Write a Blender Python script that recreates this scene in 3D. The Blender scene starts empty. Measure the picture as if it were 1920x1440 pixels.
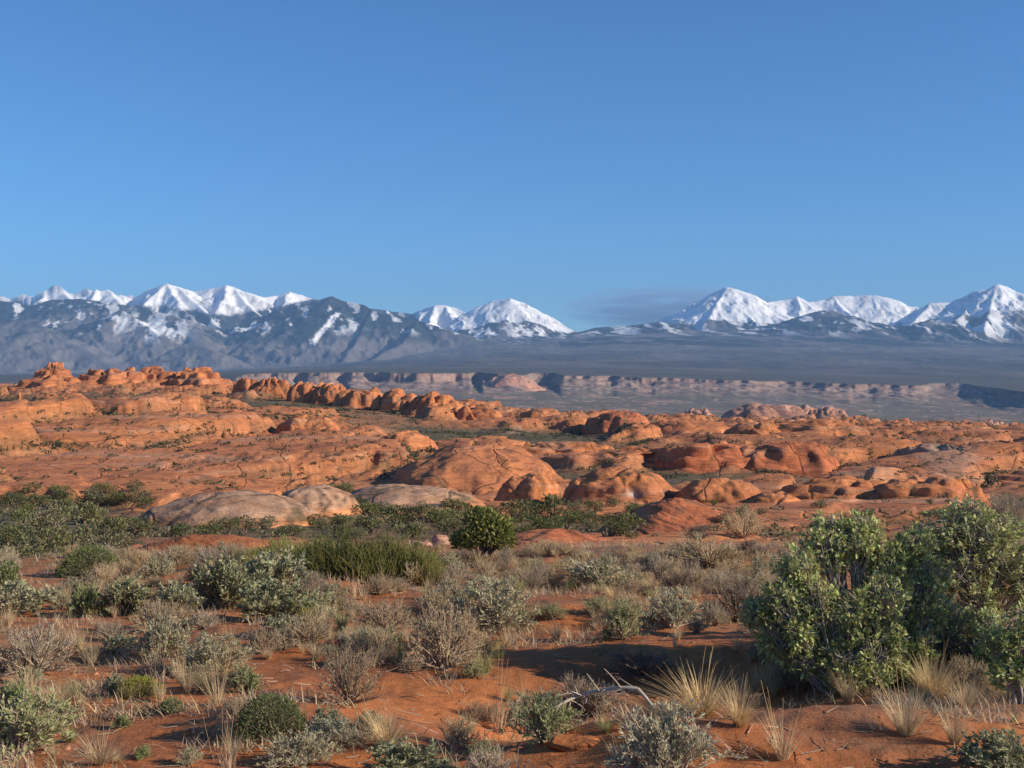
import bpy, math, random
import numpy as np

scene = bpy.context.scene
R = math.radians
rng = np.random.default_rng(7)
random.seed(7)

# ------------------------------------------------------------------ camera
F = 2318.0                      # focal length in pixels of a 1920 px wide frame
PITCH = math.atan(40 / F)
CP, SP = math.cos(PITCH), math.sin(PITCH)
cam_data = bpy.data.cameras.new('camera')
cam_data.sensor_width = 36.0
cam_data.lens = F / 1920 * 36.0
cam_data.clip_start = 0.1
cam_data.clip_end = 150000
cam = bpy.data.objects.new('camera', cam_data)
scene.collection.objects.link(cam)
cam.location = (0, 0, 0)
cam.rotation_euler = (R(90) - PITCH, 0, 0)
scene.camera = cam

# ------------------------------------------------------------------ sky, sun, exposure
SUN_AZ, SUN_EL = R(105), R(23)  # clockwise from the view direction (+Y): from the right, slightly behind
world = bpy.data.worlds.new('World')
scene.world = world
world.use_nodes = True
wn = world.node_tree
wn.nodes.clear()
w_out = wn.nodes.new('ShaderNodeOutputWorld')
w_bg = wn.nodes.new('ShaderNodeBackground')
w_sky = wn.nodes.new('ShaderNodeTexSky')
w_sky.sky_type = 'NISHITA'
w_sky.sun_disc = False
w_sky.sun_elevation = SUN_EL
w_sky.sun_rotation = SUN_AZ
w_sky.altitude = 1500
w_sky.air_density = 1.0
w_sky.dust_density = 0.0
w_sky.ozone_density = 9.0
w_bg.inputs['Strength'].default_value = 0.102
w_tint = wn.nodes.new('ShaderNodeMix')
w_tint.data_type = 'RGBA'; w_tint.blend_type = 'MULTIPLY'
w_tint.inputs['Factor'].default_value = 1.0
w_tint.inputs['B'].default_value = (0.88, 1.0, 0.98, 1.0)      # white balance
wn.links.new(w_sky.outputs[0], w_tint.inputs['A'])
wn.links.new(w_tint.outputs['Result'], w_bg.inputs['Color'])
wn.links.new(w_bg.outputs[0], w_out.inputs['Surface'])

sun_data = bpy.data.lights.new('sun', 'SUN')
sun_data.energy = 5.0
sun_data.angle = R(0.53)
sun_data.color = (1.0, 0.88, 0.70)
sun = bpy.data.objects.new('sun', sun_data)
scene.collection.objects.link(sun)
sun.location = (60, -30, 60)
sun.rotation_euler = (R(90) - SUN_EL, 0, math.pi - SUN_AZ)

vs = scene.view_settings
vs.view_transform = 'Standard'
vs.look = 'None'
vs.exposure = 0.50
vs.gamma = 1.0
vs.use_curve_mapping = False
scene.cycles.max_bounces = 6
scene.cycles.diffuse_bounces = 3
scene.cycles.glossy_bounces = 2
scene.cycles.transmission_bounces = 4
scene.cycles.transparent_max_bounces = 6
scene.cycles.volume_bounces = 0

# ------------------------------------------------------------------ small helpers
def tag(o, label=None, cat=None, group=None, kind=None):
    if label: o['label'] = label
    if cat: o['category'] = cat
    if group: o['group'] = group
    if kind: o['kind'] = kind
    return o

def link(o, parent=None):
    scene.collection.objects.link(o)
    if parent is not None:
        o.parent = parent
    return o

def ratio(py):                  # rise per metre of depth of the ray through image row py
    v = (720.0 - np.asarray(py, float)) / F
    return (v * CP - SP) / (CP + v * SP)

def sstep(a, b, x):
    t = np.clip((x - a) / (b - a), 0, 1)
    return t * t * (3 - 2 * t)

# ------------------------------------------------------------------ noise
def _h(ix, iy, seed):
    n = (ix.astype(np.int64) * 374761393 + iy.astype(np.int64) * 668265263 + seed * 1442695041) & 0xFFFFFFFF
    n = ((n ^ (n >> 13)) * 1274126177) & 0xFFFFFFFF
    n = ((n ^ (n >> 16)) * 2246822519) & 0xFFFFFFFF
    n = n ^ (n >> 15)
    return (n & 0xFFFFFF) / float(0xFFFFFF)

def perlin(x, y, seed=0):
    x = np.asarray(x, float); y = np.asarray(y, float)
    ix = np.floor(x); iy = np.floor(y)
    fx = x - ix; fy = y - iy
    ix = ix.astype(np.int64); iy = iy.astype(np.int64)
    u = fx * fx * fx * (fx * (fx * 6 - 15) + 10)
    v = fy * fy * fy * (fy * (fy * 6 - 15) + 10)
    def g(dx, dy):
        a = _h(ix + dx, iy + dy, seed) * 2 * np.pi
        return np.cos(a) * (fx - dx) + np.sin(a) * (fy - dy)
    a = g(0, 0); b = g(1, 0); c = g(0, 1); d = g(1, 1)
    return ((a + (b - a) * u) + ((c + (d - c) * u) - (a + (b - a) * u)) * v) * 1.5

def fbm(x, y, oct=4, seed=0, gain=0.5, lac=2.03):
    s = 0; a = 1.0; n = 0
    for i in range(oct):
        s = s + a * perlin(x, y, seed + i * 17); n += a
        a *= gain; x = x * lac + 3.7; y = y * lac - 1.3
    return s / n

def ridged(x, y, oct=4, seed=0, gain=0.55):
    s = 0; a = 1.0; n = 0
    for i in range(oct):
        s = s + a * (1 - np.abs(perlin(x, y, seed + i * 31)) * 1.6); n += a
        a *= gain; x = x * 2.07 + 5.1; y = y * 2.07 + 2.9
    return s / n

def worley(x, y, seed=0):
    ix = np.floor(x).astype(np.int64); iy = np.floor(y).astype(np.int64)
    f1 = np.full(x.shape, 9.0); f2 = np.full(x.shape, 9.0); cid = np.zeros(x.shape)
    for dx in (-1, 0, 1):
        for dy in (-1, 0, 1):
            cx = ix + dx; cy = iy + dy
            px = cx + 0.1 + 0.8 * _h(cx, cy, seed); py = cy + 0.1 + 0.8 * _h(cx, cy, seed + 5)
            d = np.hypot(px - x, py - y)
            nearer = d < f1
            f2 = np.where(nearer, f1, np.minimum(f2, d))
            cid = np.where(nearer, _h(cx, cy, seed + 9), cid)
            f1 = np.where(nearer, d, f1)
    return f1, f2, cid

def worley_off(x, y, seed=0):
    """as worley, with the offset from the middle of the cell"""
    ix = np.floor(x).astype(np.int64); iy = np.floor(y).astype(np.int64)
    f1 = np.full(x.shape, 9.0); f2 = np.full(x.shape, 9.0); cid = np.zeros(x.shape); ox = np.zeros(x.shape); oy = np.zeros(x.shape)
    for dx in (-1, 0, 1):
        for dy in (-1, 0, 1):
            cx = ix + dx; cy = iy + dy
            px = cx + 0.1 + 0.8 * _h(cx, cy, seed); py = cy + 0.1 + 0.8 * _h(cx, cy, seed + 5)
            d = np.hypot(px - x, py - y)
            nearer = d < f1
            f2 = np.where(nearer, f1, np.minimum(f2, d))
            cid = np.where(nearer, _h(cx, cy, seed + 9), cid)
            ox = np.where(nearer, x - px, ox); oy = np.where(nearer, y - py, oy)
            f1 = np.where(nearer, d, f1)
    return f1, f2, cid, ox, oy

# ------------------------------------------------------------------ mesh assembly
def build_mesh(name, verts, faces, col=None, mat=None, smooth=True):
    """verts (n,3); faces: list of int arrays, each (m,3) or (m,4)."""
    me = bpy.data.meshes.new(name)
    verts = np.ascontiguousarray(verts, np.float32)
    faces = [np.asarray(f, np.int32) for f in faces if len(f)]
    me.vertices.add(len(verts))
    me.vertices.foreach_set('co', verts.ravel())
    loops = np.concatenate([f.ravel() for f in faces])
    tot = np.concatenate([np.full(len(f), f.shape[1], np.int32) for f in faces])
    start = np.concatenate([[0], np.cumsum(tot)[:-1]]).astype(np.int32)
    me.loops.add(len(loops))
    me.loops.foreach_set('vertex_index', loops)
    me.polygons.add(len(tot))
    me.polygons.foreach_set('loop_start', start)
    me.polygons.foreach_set('loop_total', tot)
    if smooth:
        me.polygons.foreach_set('use_smooth', np.ones(len(tot), bool))
    me.update(calc_edges=True)
    if col is not None:
        col = np.asarray(col, np.float32)
        if col.shape[1] == 3:
            col = np.concatenate([col, np.ones((len(col), 1), np.float32)], 1)
        at = me.color_attributes.new('Col', 'FLOAT_COLOR', 'POINT')
        at.data.foreach_set('color', col.ravel())
    if mat is not None:
        me.materials.append(mat)
    return me

class Geo:
    """collects pieces of one mesh"""
    def __init__(s): s.v = []; s.c = []; s.f = []; s.n = 0
    def add(s, v, faces, c):
        v = np.asarray(v, float).reshape(-1, 3)
        c = np.asarray(c, float)
        if c.ndim == 1: c = np.tile(c, (len(v), 1))
        s.v.append(v); s.c.append(c)
        for f in faces: s.f.append(np.asarray(f, np.int64) + s.n)
        s.n += len(v)
    def mesh(s, name, mat, smooth=True):
        q = [f for f in s.f if f.shape[1] == 4]; t = [f for f in s.f if f.shape[1] == 3]
        fs = ([np.concatenate(q)] if q else []) + ([np.concatenate(t)] if t else [])
        return build_mesh(name, np.concatenate(s.v), fs, np.concatenate(s.c), mat, smooth)

# ------------------------------------------------------------------ materials
def new_mat(name):
    m = bpy.data.materials.new(name)
    m.use_nodes = True
    nt = m.node_tree
    nt.nodes.clear()
    out = nt.nodes.new('ShaderNodeOutputMaterial')
    return m, nt, out

def N(nt, kind, **kw):
    n = nt.nodes.new(kind)
    for k, v in kw.items():
        if k.startswith('i_'):
            n.inputs[int(k[2:]) if k[2:].isdigit() else k[2:].replace('_', ' ')].default_value = v
        else:
            setattr(n, k, v)
    return n

def ground_mat(name, scales, bump, mottling=0.35, rough=0.95, strata=False):
    """vertex colour broken up by two noises of real size, plus fine relief"""
    m, nt, out = new_mat(name)
    b = N(nt, 'ShaderNodeBsdfPrincipled'); b.inputs['Roughness'].default_value = rough
    b.inputs['Specular IOR Level'].default_value = 0.15
    at = N(nt, 'ShaderNodeAttribute', attribute_name='Col')
    geo = N(nt, 'ShaderNodeNewGeometry')
    cur = at.outputs['Color']
    hs = []
    for i, sc in enumerate(scales):
        no = N(nt, 'ShaderNodeTexNoise'); no.inputs['Scale'].default_value = sc
        no.inputs['Detail'].default_value = 6; no.inputs['Roughness'].default_value = 0.62
        nt.links.new(geo.outputs['Position'], no.inputs['Vector'])
        mr = N(nt, 'ShaderNodeMapRange'); mr.inputs['From Min'].default_value = 0.3; mr.inputs['From Max'].default_value = 0.7
        mr.inputs['To Min'].default_value = 1 - mottling; mr.inputs['To Max'].default_value = 1 + mottling
        nt.links.new(no.outputs['Fac'], mr.inputs['Value'])
        mx = N(nt, 'ShaderNodeMix', data_type='RGBA', blend_type='MULTIPLY'); mx.inputs['Factor'].default_value = 1
        nt.links.new(cur, mx.inputs['A']); nt.links.new(mr.outputs['Result'], mx.inputs['B'])
        cur = mx.outputs['Result']; hs.append(no.outputs['Fac'])
    prev = None
    if strata:
        # thin bedding planes, gently warped, and long joints
        wp = N(nt, 'ShaderNodeTexNoise'); wp.inputs['Scale'].default_value = 0.035; wp.inputs['Detail'].default_value = 3
        nt.links.new(geo.outputs['Position'], wp.inputs['Vector'])
        off = N(nt, 'ShaderNodeVectorMath', operation='MULTIPLY'); off.inputs[1].default_value = (22, 22, 9)
        nt.links.new(wp.outputs['Color'], off.inputs[0])
        ad = N(nt, 'ShaderNodeVectorMath', operation='ADD')
        nt.links.new(geo.outputs['Position'], ad.inputs[0]); nt.links.new(off.outputs[0], ad.inputs[1])
        mp = N(nt, 'ShaderNodeMapping'); mp.inputs['Scale'].default_value = (0.03, 0.03, 1.15)
        nt.links.new(ad.outputs[0], mp.inputs['Vector'])
        bn = N(nt, 'ShaderNodeTexNoise'); bn.inputs['Scale'].default_value = 1.0; bn.inputs['Detail'].default_value = 5; bn.inputs['Roughness'].default_value = 0.75
        nt.links.new(mp.outputs[0], bn.inputs['Vector'])
        m1 = N(nt, 'ShaderNodeMapRange'); m1.inputs['From Min'].default_value = 0.32; m1.inputs['From Max'].default_value = 0.62
        m1.inputs['To Min'].default_value = 0.80; m1.inputs['To Max'].default_value = 1.20
        nt.links.new(bn.outputs['Fac'], m1.inputs['Value'])
        vo = N(nt, 'ShaderNodeTexVoronoi', feature='DISTANCE_TO_EDGE'); vo.inputs['Scale'].default_value = 1.0
        mv = N(nt, 'ShaderNodeMapping'); mv.inputs['Scale'].default_value = (0.085, 0.045, 0.05)
        nt.links.new(ad.outputs[0], mv.inputs['Vector']); nt.links.new(mv.outputs[0], vo.inputs['Vector'])
        m2 = N(nt, 'ShaderNodeMapRange'); m2.inputs['From Min'].default_value = 0.004; m2.inputs['From Max'].default_value = 0.03
        m2.inputs['To Min'].default_value = 0.66; m2.inputs['To Max'].default_value = 1.0
        nt.links.new(vo.outputs['Distance'], m2.inputs['Value'])
        mm = N(nt, 'ShaderNodeMath', operation='MULTIPLY'); nt.links.new(m1.outputs['Result'], mm.inputs[0]); nt.links.new(m2.outputs['Result'], mm.inputs[1])
        mx = N(nt, 'ShaderNodeMix', data_type='RGBA', blend_type='MULTIPLY'); mx.inputs['Factor'].default_value = 1
        nt.links.new(cur, mx.inputs['A']); nt.links.new(mm.outputs[0], mx.inputs['B'])
        cur = mx.outputs['Result']
        bp = N(nt, 'ShaderNodeBump'); bp.inputs['Strength'].default_value = 0.7; bp.inputs['Distance'].default_value = 0.8
        nt.links.new(mm.outputs[0], bp.inputs['Height'])
        prev = bp.outputs['Normal']
    for h, (dist, st) in zip(hs, bump):
        bp = N(nt, 'ShaderNodeBump'); bp.inputs['Strength'].default_value = st; bp.inputs['Distance'].default_value = dist
        nt.links.new(h, bp.inputs['Height'])
        if prev: nt.links.new(prev, bp.inputs['Normal'])
        prev = bp.outputs['Normal']
    if prev: nt.links.new(prev, b.inputs['Normal'])
    nt.links.new(cur, b.inputs['Base Color'])
    nt.links.new(b.outputs[0], out.inputs['Surface'])
    return m

def leaf_mat(name, trans=0.3, rough=0.6):
    m, nt, out = new_mat(name)
    at = N(nt, 'ShaderNodeAttribute', attribute_name='Col')
    b = N(nt, 'ShaderNodeBsdfPrincipled'); b.inputs['Roughness'].default_value = rough
    b.inputs['Specular IOR Level'].default_value = 0.25
    t = N(nt, 'ShaderNodeBsdfTranslucent')
    mx = N(nt, 'ShaderNodeMixShader'); mx.inputs[0].default_value = trans
    nt.links.new(at.outputs['Color'], b.inputs['Base Color'])
    nt.links.new(at.outputs['Color'], t.inputs['Color'])
    nt.links.new(b.outputs[0], mx.inputs[1]); nt.links.new(t.outputs[0], mx.inputs[2])
    nt.links.new(mx.outputs[0], out.inputs['Surface'])
    return m

def wood_mat(name):
    m, nt, out = new_mat(name)
    at = N(nt, 'ShaderNodeAttribute', attribute_name='Col')
    geo = N(nt, 'ShaderNodeNewGeometry')
    no = N(nt, 'ShaderNodeTexNoise'); no.inputs['Scale'].default_value = 40; no.inputs['Detail'].default_value = 4
    nt.links.new(geo.outputs['Position'], no.inputs['Vector'])
    mr = N(nt, 'ShaderNodeMapRange'); mr.inputs['To Min'].default_value = 0.6; mr.inputs['To Max'].default_value = 1.4
    nt.links.new(no.outputs['Fac'], mr.inputs['Value'])
    mx = N(nt, 'ShaderNodeMix', data_type='RGBA', blend_type='MULTIPLY'); mx.inputs['Factor'].default_value = 1
    nt.links.new(at.outputs['Color'], mx.inputs['A']); nt.links.new(mr.outputs['Result'], mx.inputs['B'])
    b = N(nt, 'ShaderNodeBsdfPrincipled'); b.inputs['Roughness'].default_value = 0.9
    b.inputs['Specular IOR Level'].default_value = 0.15
    nt.links.new(mx.outputs['Result'], b.inputs['Base Color'])
    nt.links.new(b.outputs[0], out.inputs['Surface'])
    return m

M_sand = ground_mat('red_sand', (0.9, 9.0, 60.0), ((0.06, 0.35), (0.025, 0.7), (0.006, 0.8)), 0.19)
M_rock = ground_mat('sandstone', (0.06, 0.45, 2.6), ((1.2, 0.5), (0.3, 0.8), (0.08, 0.7)), 0.17, strata=True)
M_far = ground_mat('far_terrain', (0.004, 0.03), ((25.0, 0.35), (6.0, 0.5)), 0.22)
M_mount = ground_mat('mountain_surface', (0.0025, 0.013), ((60.0, 0.3), (22.0, 0.6)), 0.10)
M_leaf = leaf_mat('leaf')
M_dry = leaf_mat('dry_grass', 0.3, 0.7)
M_wood = wood_mat('bark')
# ================================================================== TERRAIN (large structure)
# control table: rows are depths in metres, columns are bearings (given as image columns), values are the rows the
# ground reaches there; turned into heights at once, so that the table is a height map of the land round the viewpoint
COLS = np.array([-300, 0, 300, 600, 900, 1200, 1500, 1900, 2300], float)
ROWS = [
 (6.5, [1455]*7), (10, [1268]*7), (16, [1138,1138,1135,1135,1132,1128,1125]),
 (24, [1082,1080,1072,1072,1064,1058,1055]), (34, [1062,1052,1042,1042,1032,1024,1016]),
 (48, [1070,1050,1040,1036,1032,1026,1012]), (70, [1052,1034,1026,1022,1024,1020,1000]),
 (100, [1000,1004,1000,997,1008,1004,985]), (140, [950,972,972,972,984,982,966]),
 (190, [918,936,948,952,960,960,948]), (250, [880,905,914,930,934,932,920]),
 (320, [840,860,874,889,889,893,890]), (400, [800,815,838,854,856,862,862]),
 (500, [770,772,806,834,842,844,838]), (620, [753,748,778,804,812,818,815]),
 (800, [747,747,762,788,796,802,812]), (1000, [742,740,750,786,800,798,808]),
 (1150, [732,726,740,772,790,790,804]), (1300, [724,714,732,760,784,790,808]),
 (1600, [740,738,748,776,802,810,822]), (2500, [790,790,790,800,808,815,818]),
 (4000, [775,775,775,775,780,788,795]), (6000, [755,755,755,755,762,770,778]),
 (7400, [738,736,736,736,744,752,762]), (9200, [702,700,691,694,701,710,720]),
 (12000, [704,702,692,685,687,692,698]), (16000, [704,702,690,670,668,670,674]),
 (20000, [702,698,688,656,648,650,656]), (24000, [700,690,680,640,622,622,640]),
 (28000, [690,680,660,640,612,610,630]), (40000, [700,690,680,670,640,640,650])]
_lr = np.array([math.log(1.0), math.log(3.5)] + [math.log(r[0]) for r in ROWS])
_z = [[-1.62] * 9, [-1.85] * 9]
for d, v in ROWS:
    zz = d * ratio(v)
    _z.append([zz[0]] + list(zz) + [zz[-1]])
_z = np.array(_z)
_LG = np.linspace(_lr[0], _lr[-1], 700)
_CG = np.linspace(-300, 2300, 105)
_t = np.stack([np.interp(_LG, _lr, _z[:, j]) for j in range(9)], 1)
_t = np.stack([np.interp(_CG, COLS, _t[i]) for i in range(len(_LG))], 0)
def _blur(t, n, ax):
    k = np.ones(n) / n
    pad = [(n // 2, n // 2) if a == ax else (0, 0) for a in (0, 1)]
    tp = np.pad(t, pad, mode='edge')
    return np.apply_along_axis(lambda q: np.convolve(q, k, 'valid'), ax, tp)
for _ in range(2):
    _t = _blur(_t, 7, 0); _t = _blur(_t, 9, 1)
BASE = _t

def base(c, d):
    a = np.clip((np.log(np.maximum(d, 1.0)) - _LG[0]) / (_LG[1] - _LG[0]), 0, len(_LG) - 1.001)
    b = np.clip((c - _CG[0]) / (_CG[1] - _CG[0]), 0, len(_CG) - 1.001)
    i = a.astype(int); j = b.astype(int); u = a - i; v = b - j
    return (BASE[i, j] * (1 - u) * (1 - v) + BASE[i + 1, j] * u * (1 - v) + BASE[i, j + 1] * (1 - u) * v + BASE[i + 1, j + 1] * u * v)

def cd(x, y):                   # bearing (as image column) and depth of a ground point
    r = np.hypot(x, y)
    co = np.maximum(y / np.maximum(r, 1e-6), 0.85)
    d = r * co
    si = x / np.maximum(r, 1e-6)
    c = 960 + F * np.clip(si / co, -0.62, 0.62)
    return c, d

def xy(c, d):
    return (np.asarray(c, float) - 960) / F * d, np.asarray(d, float) * 1.0

# --- near ground: hummocks of blown red sand
MOUNDS = [  # column, depth, radius across, radius along, height
 (1480, 7.3, 1.0, 0.7, 0.12), (1720, 7.6, 1.2, 0.8, 0.12), (1120, 8.9, 1.0, 0.7, -0.30), (1350, 9.9, 1.4, 0.8, -0.30), (1130, 8.5, 1.0, 0.9, -0.16),
 (1140, 7.3, 0.45, 0.32, 0.10), (600, 12.5, 1.5, 0.9, 0.12), (1090, 13.8, 1.5, 1.0, 0.16), (500, 8.0, 0.6, 0.5, 0.10),
 (450, 17, 2.5, 1.6, 0.28), (900, 15, 2.2, 1.2, 0.2), (1700, 11.5, 2.5, 1.6, 0.25), (250, 13, 1.8, 1.2, 0.15), (1260, 6.9, 0.6, 0.4, 0.10),
 (700, 27, 5, 4, 0.35), (100, 29, 6, 3.5, 0.3), (1300, 26, 6, 4, 0.3)]

def near_detail(x, y):
    h = 0.11 * fbm(x / 2.6, y / 2.0, 3, 11) + 0.035 * fbm(x / 0.7, y / 0.55, 3, 23)
    h = h + 0.012 * perlin(x / 0.16, y / 0.13, 41)
    for c, d, ra, rb, hh in MOUNDS:
        mx, my = xy(c, d)
        h = h + hh * np.exp(-(((x - mx) / ra) ** 2 + ((y - my) / rb) ** 2))
    # small scarp where the sand breaks away in front of the hollow
    mx, my = xy(1120, 8.0)
    h = h - 0.06 * sstep(0, 0.10, (y - my) + 0.15 * np.sin(x * 3.1)) * np.exp(-((x - mx) / 1.1) ** 2) * np.exp(-((y - my - .5) / 0.9) ** 2)
    return h

# --- slickrock: rounded domes parted by crevices
FLATS = [  # columns from-to, depths from-to: where soil and brush cover the rock
 (950, 1510, 288, 352, 1.0), (730, 1140, 490, 660, 1.0), (1130, 1330, 470, 560, 0.7), (-500, 250, 60, 175, 1.0), (250, 1260, 95, 165, 0.85), (560, 1000, 60, 100, 0.5),
 (30, 640, 690, 1000, 0.9), (640, 800, 560, 900, 0.6), (700, 740, 300, 330, 0.8), (1830, 2300, 180, 260, 0.9), (1480, 1620, 230, 330, 0.7), (-100, 60, 600, 900, 0.5)]

def flat_mask(c, d):
    m = np.zeros(np.shape(c))
    wob = 25 * perlin(c / 90, np.log(d) * 14, 77); wd = 1 + 0.05 * perlin(c / 70, np.log(d) * 9, 78)
    for c0, c1, d0, d1, s in FLATS:
        e = (c1 - c0) * 0.12
        k = sstep(c0 - e, c0 + e, c + wob) * (1 - sstep(c1 - e, c1 + e, c + wob)) * sstep(d0 * .95, d0 * 1.05, d * wd) * (1 - sstep(d1 * .96, d1 * 1.05, d * wd))
        m = np.maximum(m, k * s)
    return m

def rock_detail(x, y, c, d):
    """height of the domes, crevice strength"""
    wx = x + 14 * fbm(x / 60, y / 90, 3, 5); wy = y + 30 * fbm(x / 60, y / 90, 3, 6)
    # sheets of rock about as wide as deep, tilted one way: a long dip slope and a short broken edge
    ang = 0.35
    u = wx * math.cos(ang) - wy * math.sin(ang); v = wx * math.sin(ang) + wy * math.cos(ang)
    f1, f2, id1, o1, p1 = worley_off(u / 78, v / 105, 3)
    e1 = f2 - f1
    d1 = 1 - np.exp(-6.5 * e1)
    t1 = (0.75 * o1 + 0.55 * p1 + (id1 - .5) * 0.5 * o1) * sstep(0.0, 0.10, e1)
    wx2 = x + 6 * fbm(x / 20, y / 30, 3, 15); wy2 = y + 9 * fbm(x / 20, y / 30, 3, 16)
    u2 = wx2 * math.cos(.25) - wy2 * math.sin(.25); v2 = wx2 * math.sin(.25) + wy2 * math.cos(.25)
    g1, g2, id2, o2, p2 = worley_off(u2 / 30, v2 / 34, 13)
    e2 = g2 - g1
    d2 = 1 - np.exp(-7.0 * e2)
    t2 = (0.8 * o2 + 0.6 * p2 + (id2 - .5) * 0.8 * o2) * sstep(0.0, 0.10, e2)
    k1, k2, id3, o3, p3 = worley_off(wx2 / 10, wy2 / 11, 23)
    e3 = k2 - k1
    d3 = 1 - np.exp(-7 * e3) + 0.6 * (o3 + p3) * sstep(0, .12, e3)
    a1 = np.interp(d, [40, 90, 200, 320, 500, 800, 1300, 1600], [0.1, 0.7, 3.5, 6.5, 8.0, 8.0, 8.0, 5.0])
    a2 = np.interp(d, [40, 90, 200, 400, 700, 1000, 1300, 1600], [0.35, 1.0, 1.5, 2.1, 2.7, 3.6, 4.6, 3.0])
    a3 = np.interp(d, [40, 90, 200, 600, 900, 1300], [0.12, 0.3, 0.4, 0.6, 1.0, 1.2])
    rough = 0.35 + 0.65 * sstep(-0.1, 0.35, fbm(x / 130, y / 200, 2, 51))         # some slopes are smooth, some are broken up
    rough = np.maximum(rough, sstep(620, 900, d) * 0.95)
    rough = rough * (1 - 0.55 * (1 - sstep(420, 680, c)) * (1 - sstep(430, 560, d)))
    h = a1 * ((0.25 + 0.55 * id1) * (d1 - 0.6) + 1.1 * t1) + a2 * ((0.2 + 0.6 * id2) * (d2 - 0.6) + 1.1 * t2) * rough + a3 * (d3 - 0.6) * rough
    h = h + 0.12 * a1 * fbm(x / 25, y / 35, 4, 31)
    fl = flat_mask(c, d)
    fa = sstep(0.02, 0.45, fl)
    h = h * (1 - 0.95 * fa) + fl * (0.5 * np.clip(d / 300, 0.3, 2) * fbm(x / 12, y / 18, 3, 71) - np.clip(d / 160, 0.2, 3.0))
    # bedding ledges
    st = np.interp(d, [40, 150, 500, 1300], [0.35, 0.8, 1.6, 3.2])
    q = h / st + 0.6 * fbm(x / 40, y / 60, 2, 61)
    led = (np.floor(q) + sstep(0.55, 1.0, q - np.floor(q)) - q) * st
    h = h + led * (0.30 + 0.5 * sstep(0.1, 0.5, perlin(x / 70, y / 90, 62))) * (1 - fl)
    crev = np.maximum((1 - sstep(0.03, 0.10, e1)), (1 - sstep(0.02, 0.11, e2)) * rough * sstep(0.3, 0.7, 0.5 + perlin(x / 30, y / 50, 91)))
    crev = np.maximum(crev, 0.8 * (1 - sstep(0.02, 0.12, e3)) * rough * sstep(600, 900, d))
    return h, crev, fl, id1, id2

# --- mesa: cliff line about 8 km away
def rim_depth(c):
    w = (c - 960) / F * 8200
    k = 8150 + 150 * perlin(w / 420, w * 0, 7) + 70 * perlin(w / 130, w * 0 + 3, 8) + 28 * perlin(w / 50, w * 0 + 9, 9) + 12 * perlin(w / 22, w * 0 + 5, 10)
    def notch(c0, wd, dep): return dep * np.exp(-((c - c0) / wd) ** 4)
    k = k + notch(893, 9, 500) + notch(1018, 26, 900) + notch(1780, 45, 900) - 1500 * sstep(1830, 1960, c) + notch(640, 14, 260) + notch(560, 12, 220) - notch(770, 60, 160) - notch(960, 40, 260) + notch(1140, 14, 200) + notch(1480, 40, 150)
    return k

def mesa_height(x, y, c, d):
    low = base(c, np.minimum(d, 7400)); low = np.where(d > 7400, low + (d - 7400) * 0.02, low)
    top = base(c, np.maximum(d, 9200)) + 9 * fbm(x / 240, y / 2600, 3, 87) * sstep(10400, 8600, d) + np.where(d < 9200, (d - 9200) * 0.004, 0)
    t = d - rim_depth(c) + 18 * perlin(x / 60, y / 60, 19)
    s1 = np.interp(t, [-900, -420, -60, -44, -22, -12, 0, 60], [0, 0.10, 0.40, 0.46, 0.80, 0.86, 0.985, 1.0])
    s2 = np.interp(t, [-1100, -600, -260, -190, -150, -30, -12, 0, 60], [0, 0.20, 0.36, 0.53, 0.57, 0.75, 0.78, 0.99, 1.0])
    kk = np.clip((sstep(670, 700, c) + .8 * sstep(-.1, .25, perlin(c / 30, c * 0 + 1.7, 86)) * sstep(440, 540, c) * (c < 690)) * (1 - sstep(850, 900, c)) + 0.9 * np.exp(-((c - 960) / 40) ** 4) + 0.7 * sstep(0.1, 0.35, perlin(c / 55, c * 0 + 3.3, 84)) * sstep(1050, 1100, c), 0, 1)
    s = s2 + (s1 - s2) * kk
    s3 = sstep(-1500, 900, t)
    lf = sstep(420, 470, c + 14 * perlin(x / 90, y / 400, 85))
    s = s3 + (s - s3) * lf
    h = low + (top - low) * s
    tal = sstep(-900, -500, t) * (1 - sstep(-60, -30, t))
    h = h + 24 * tal * (ridged(x / 200, y / 420, 4, 83) - 0.55)
    return h, np.where(lf > 0.5, t, 500.0)

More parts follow.
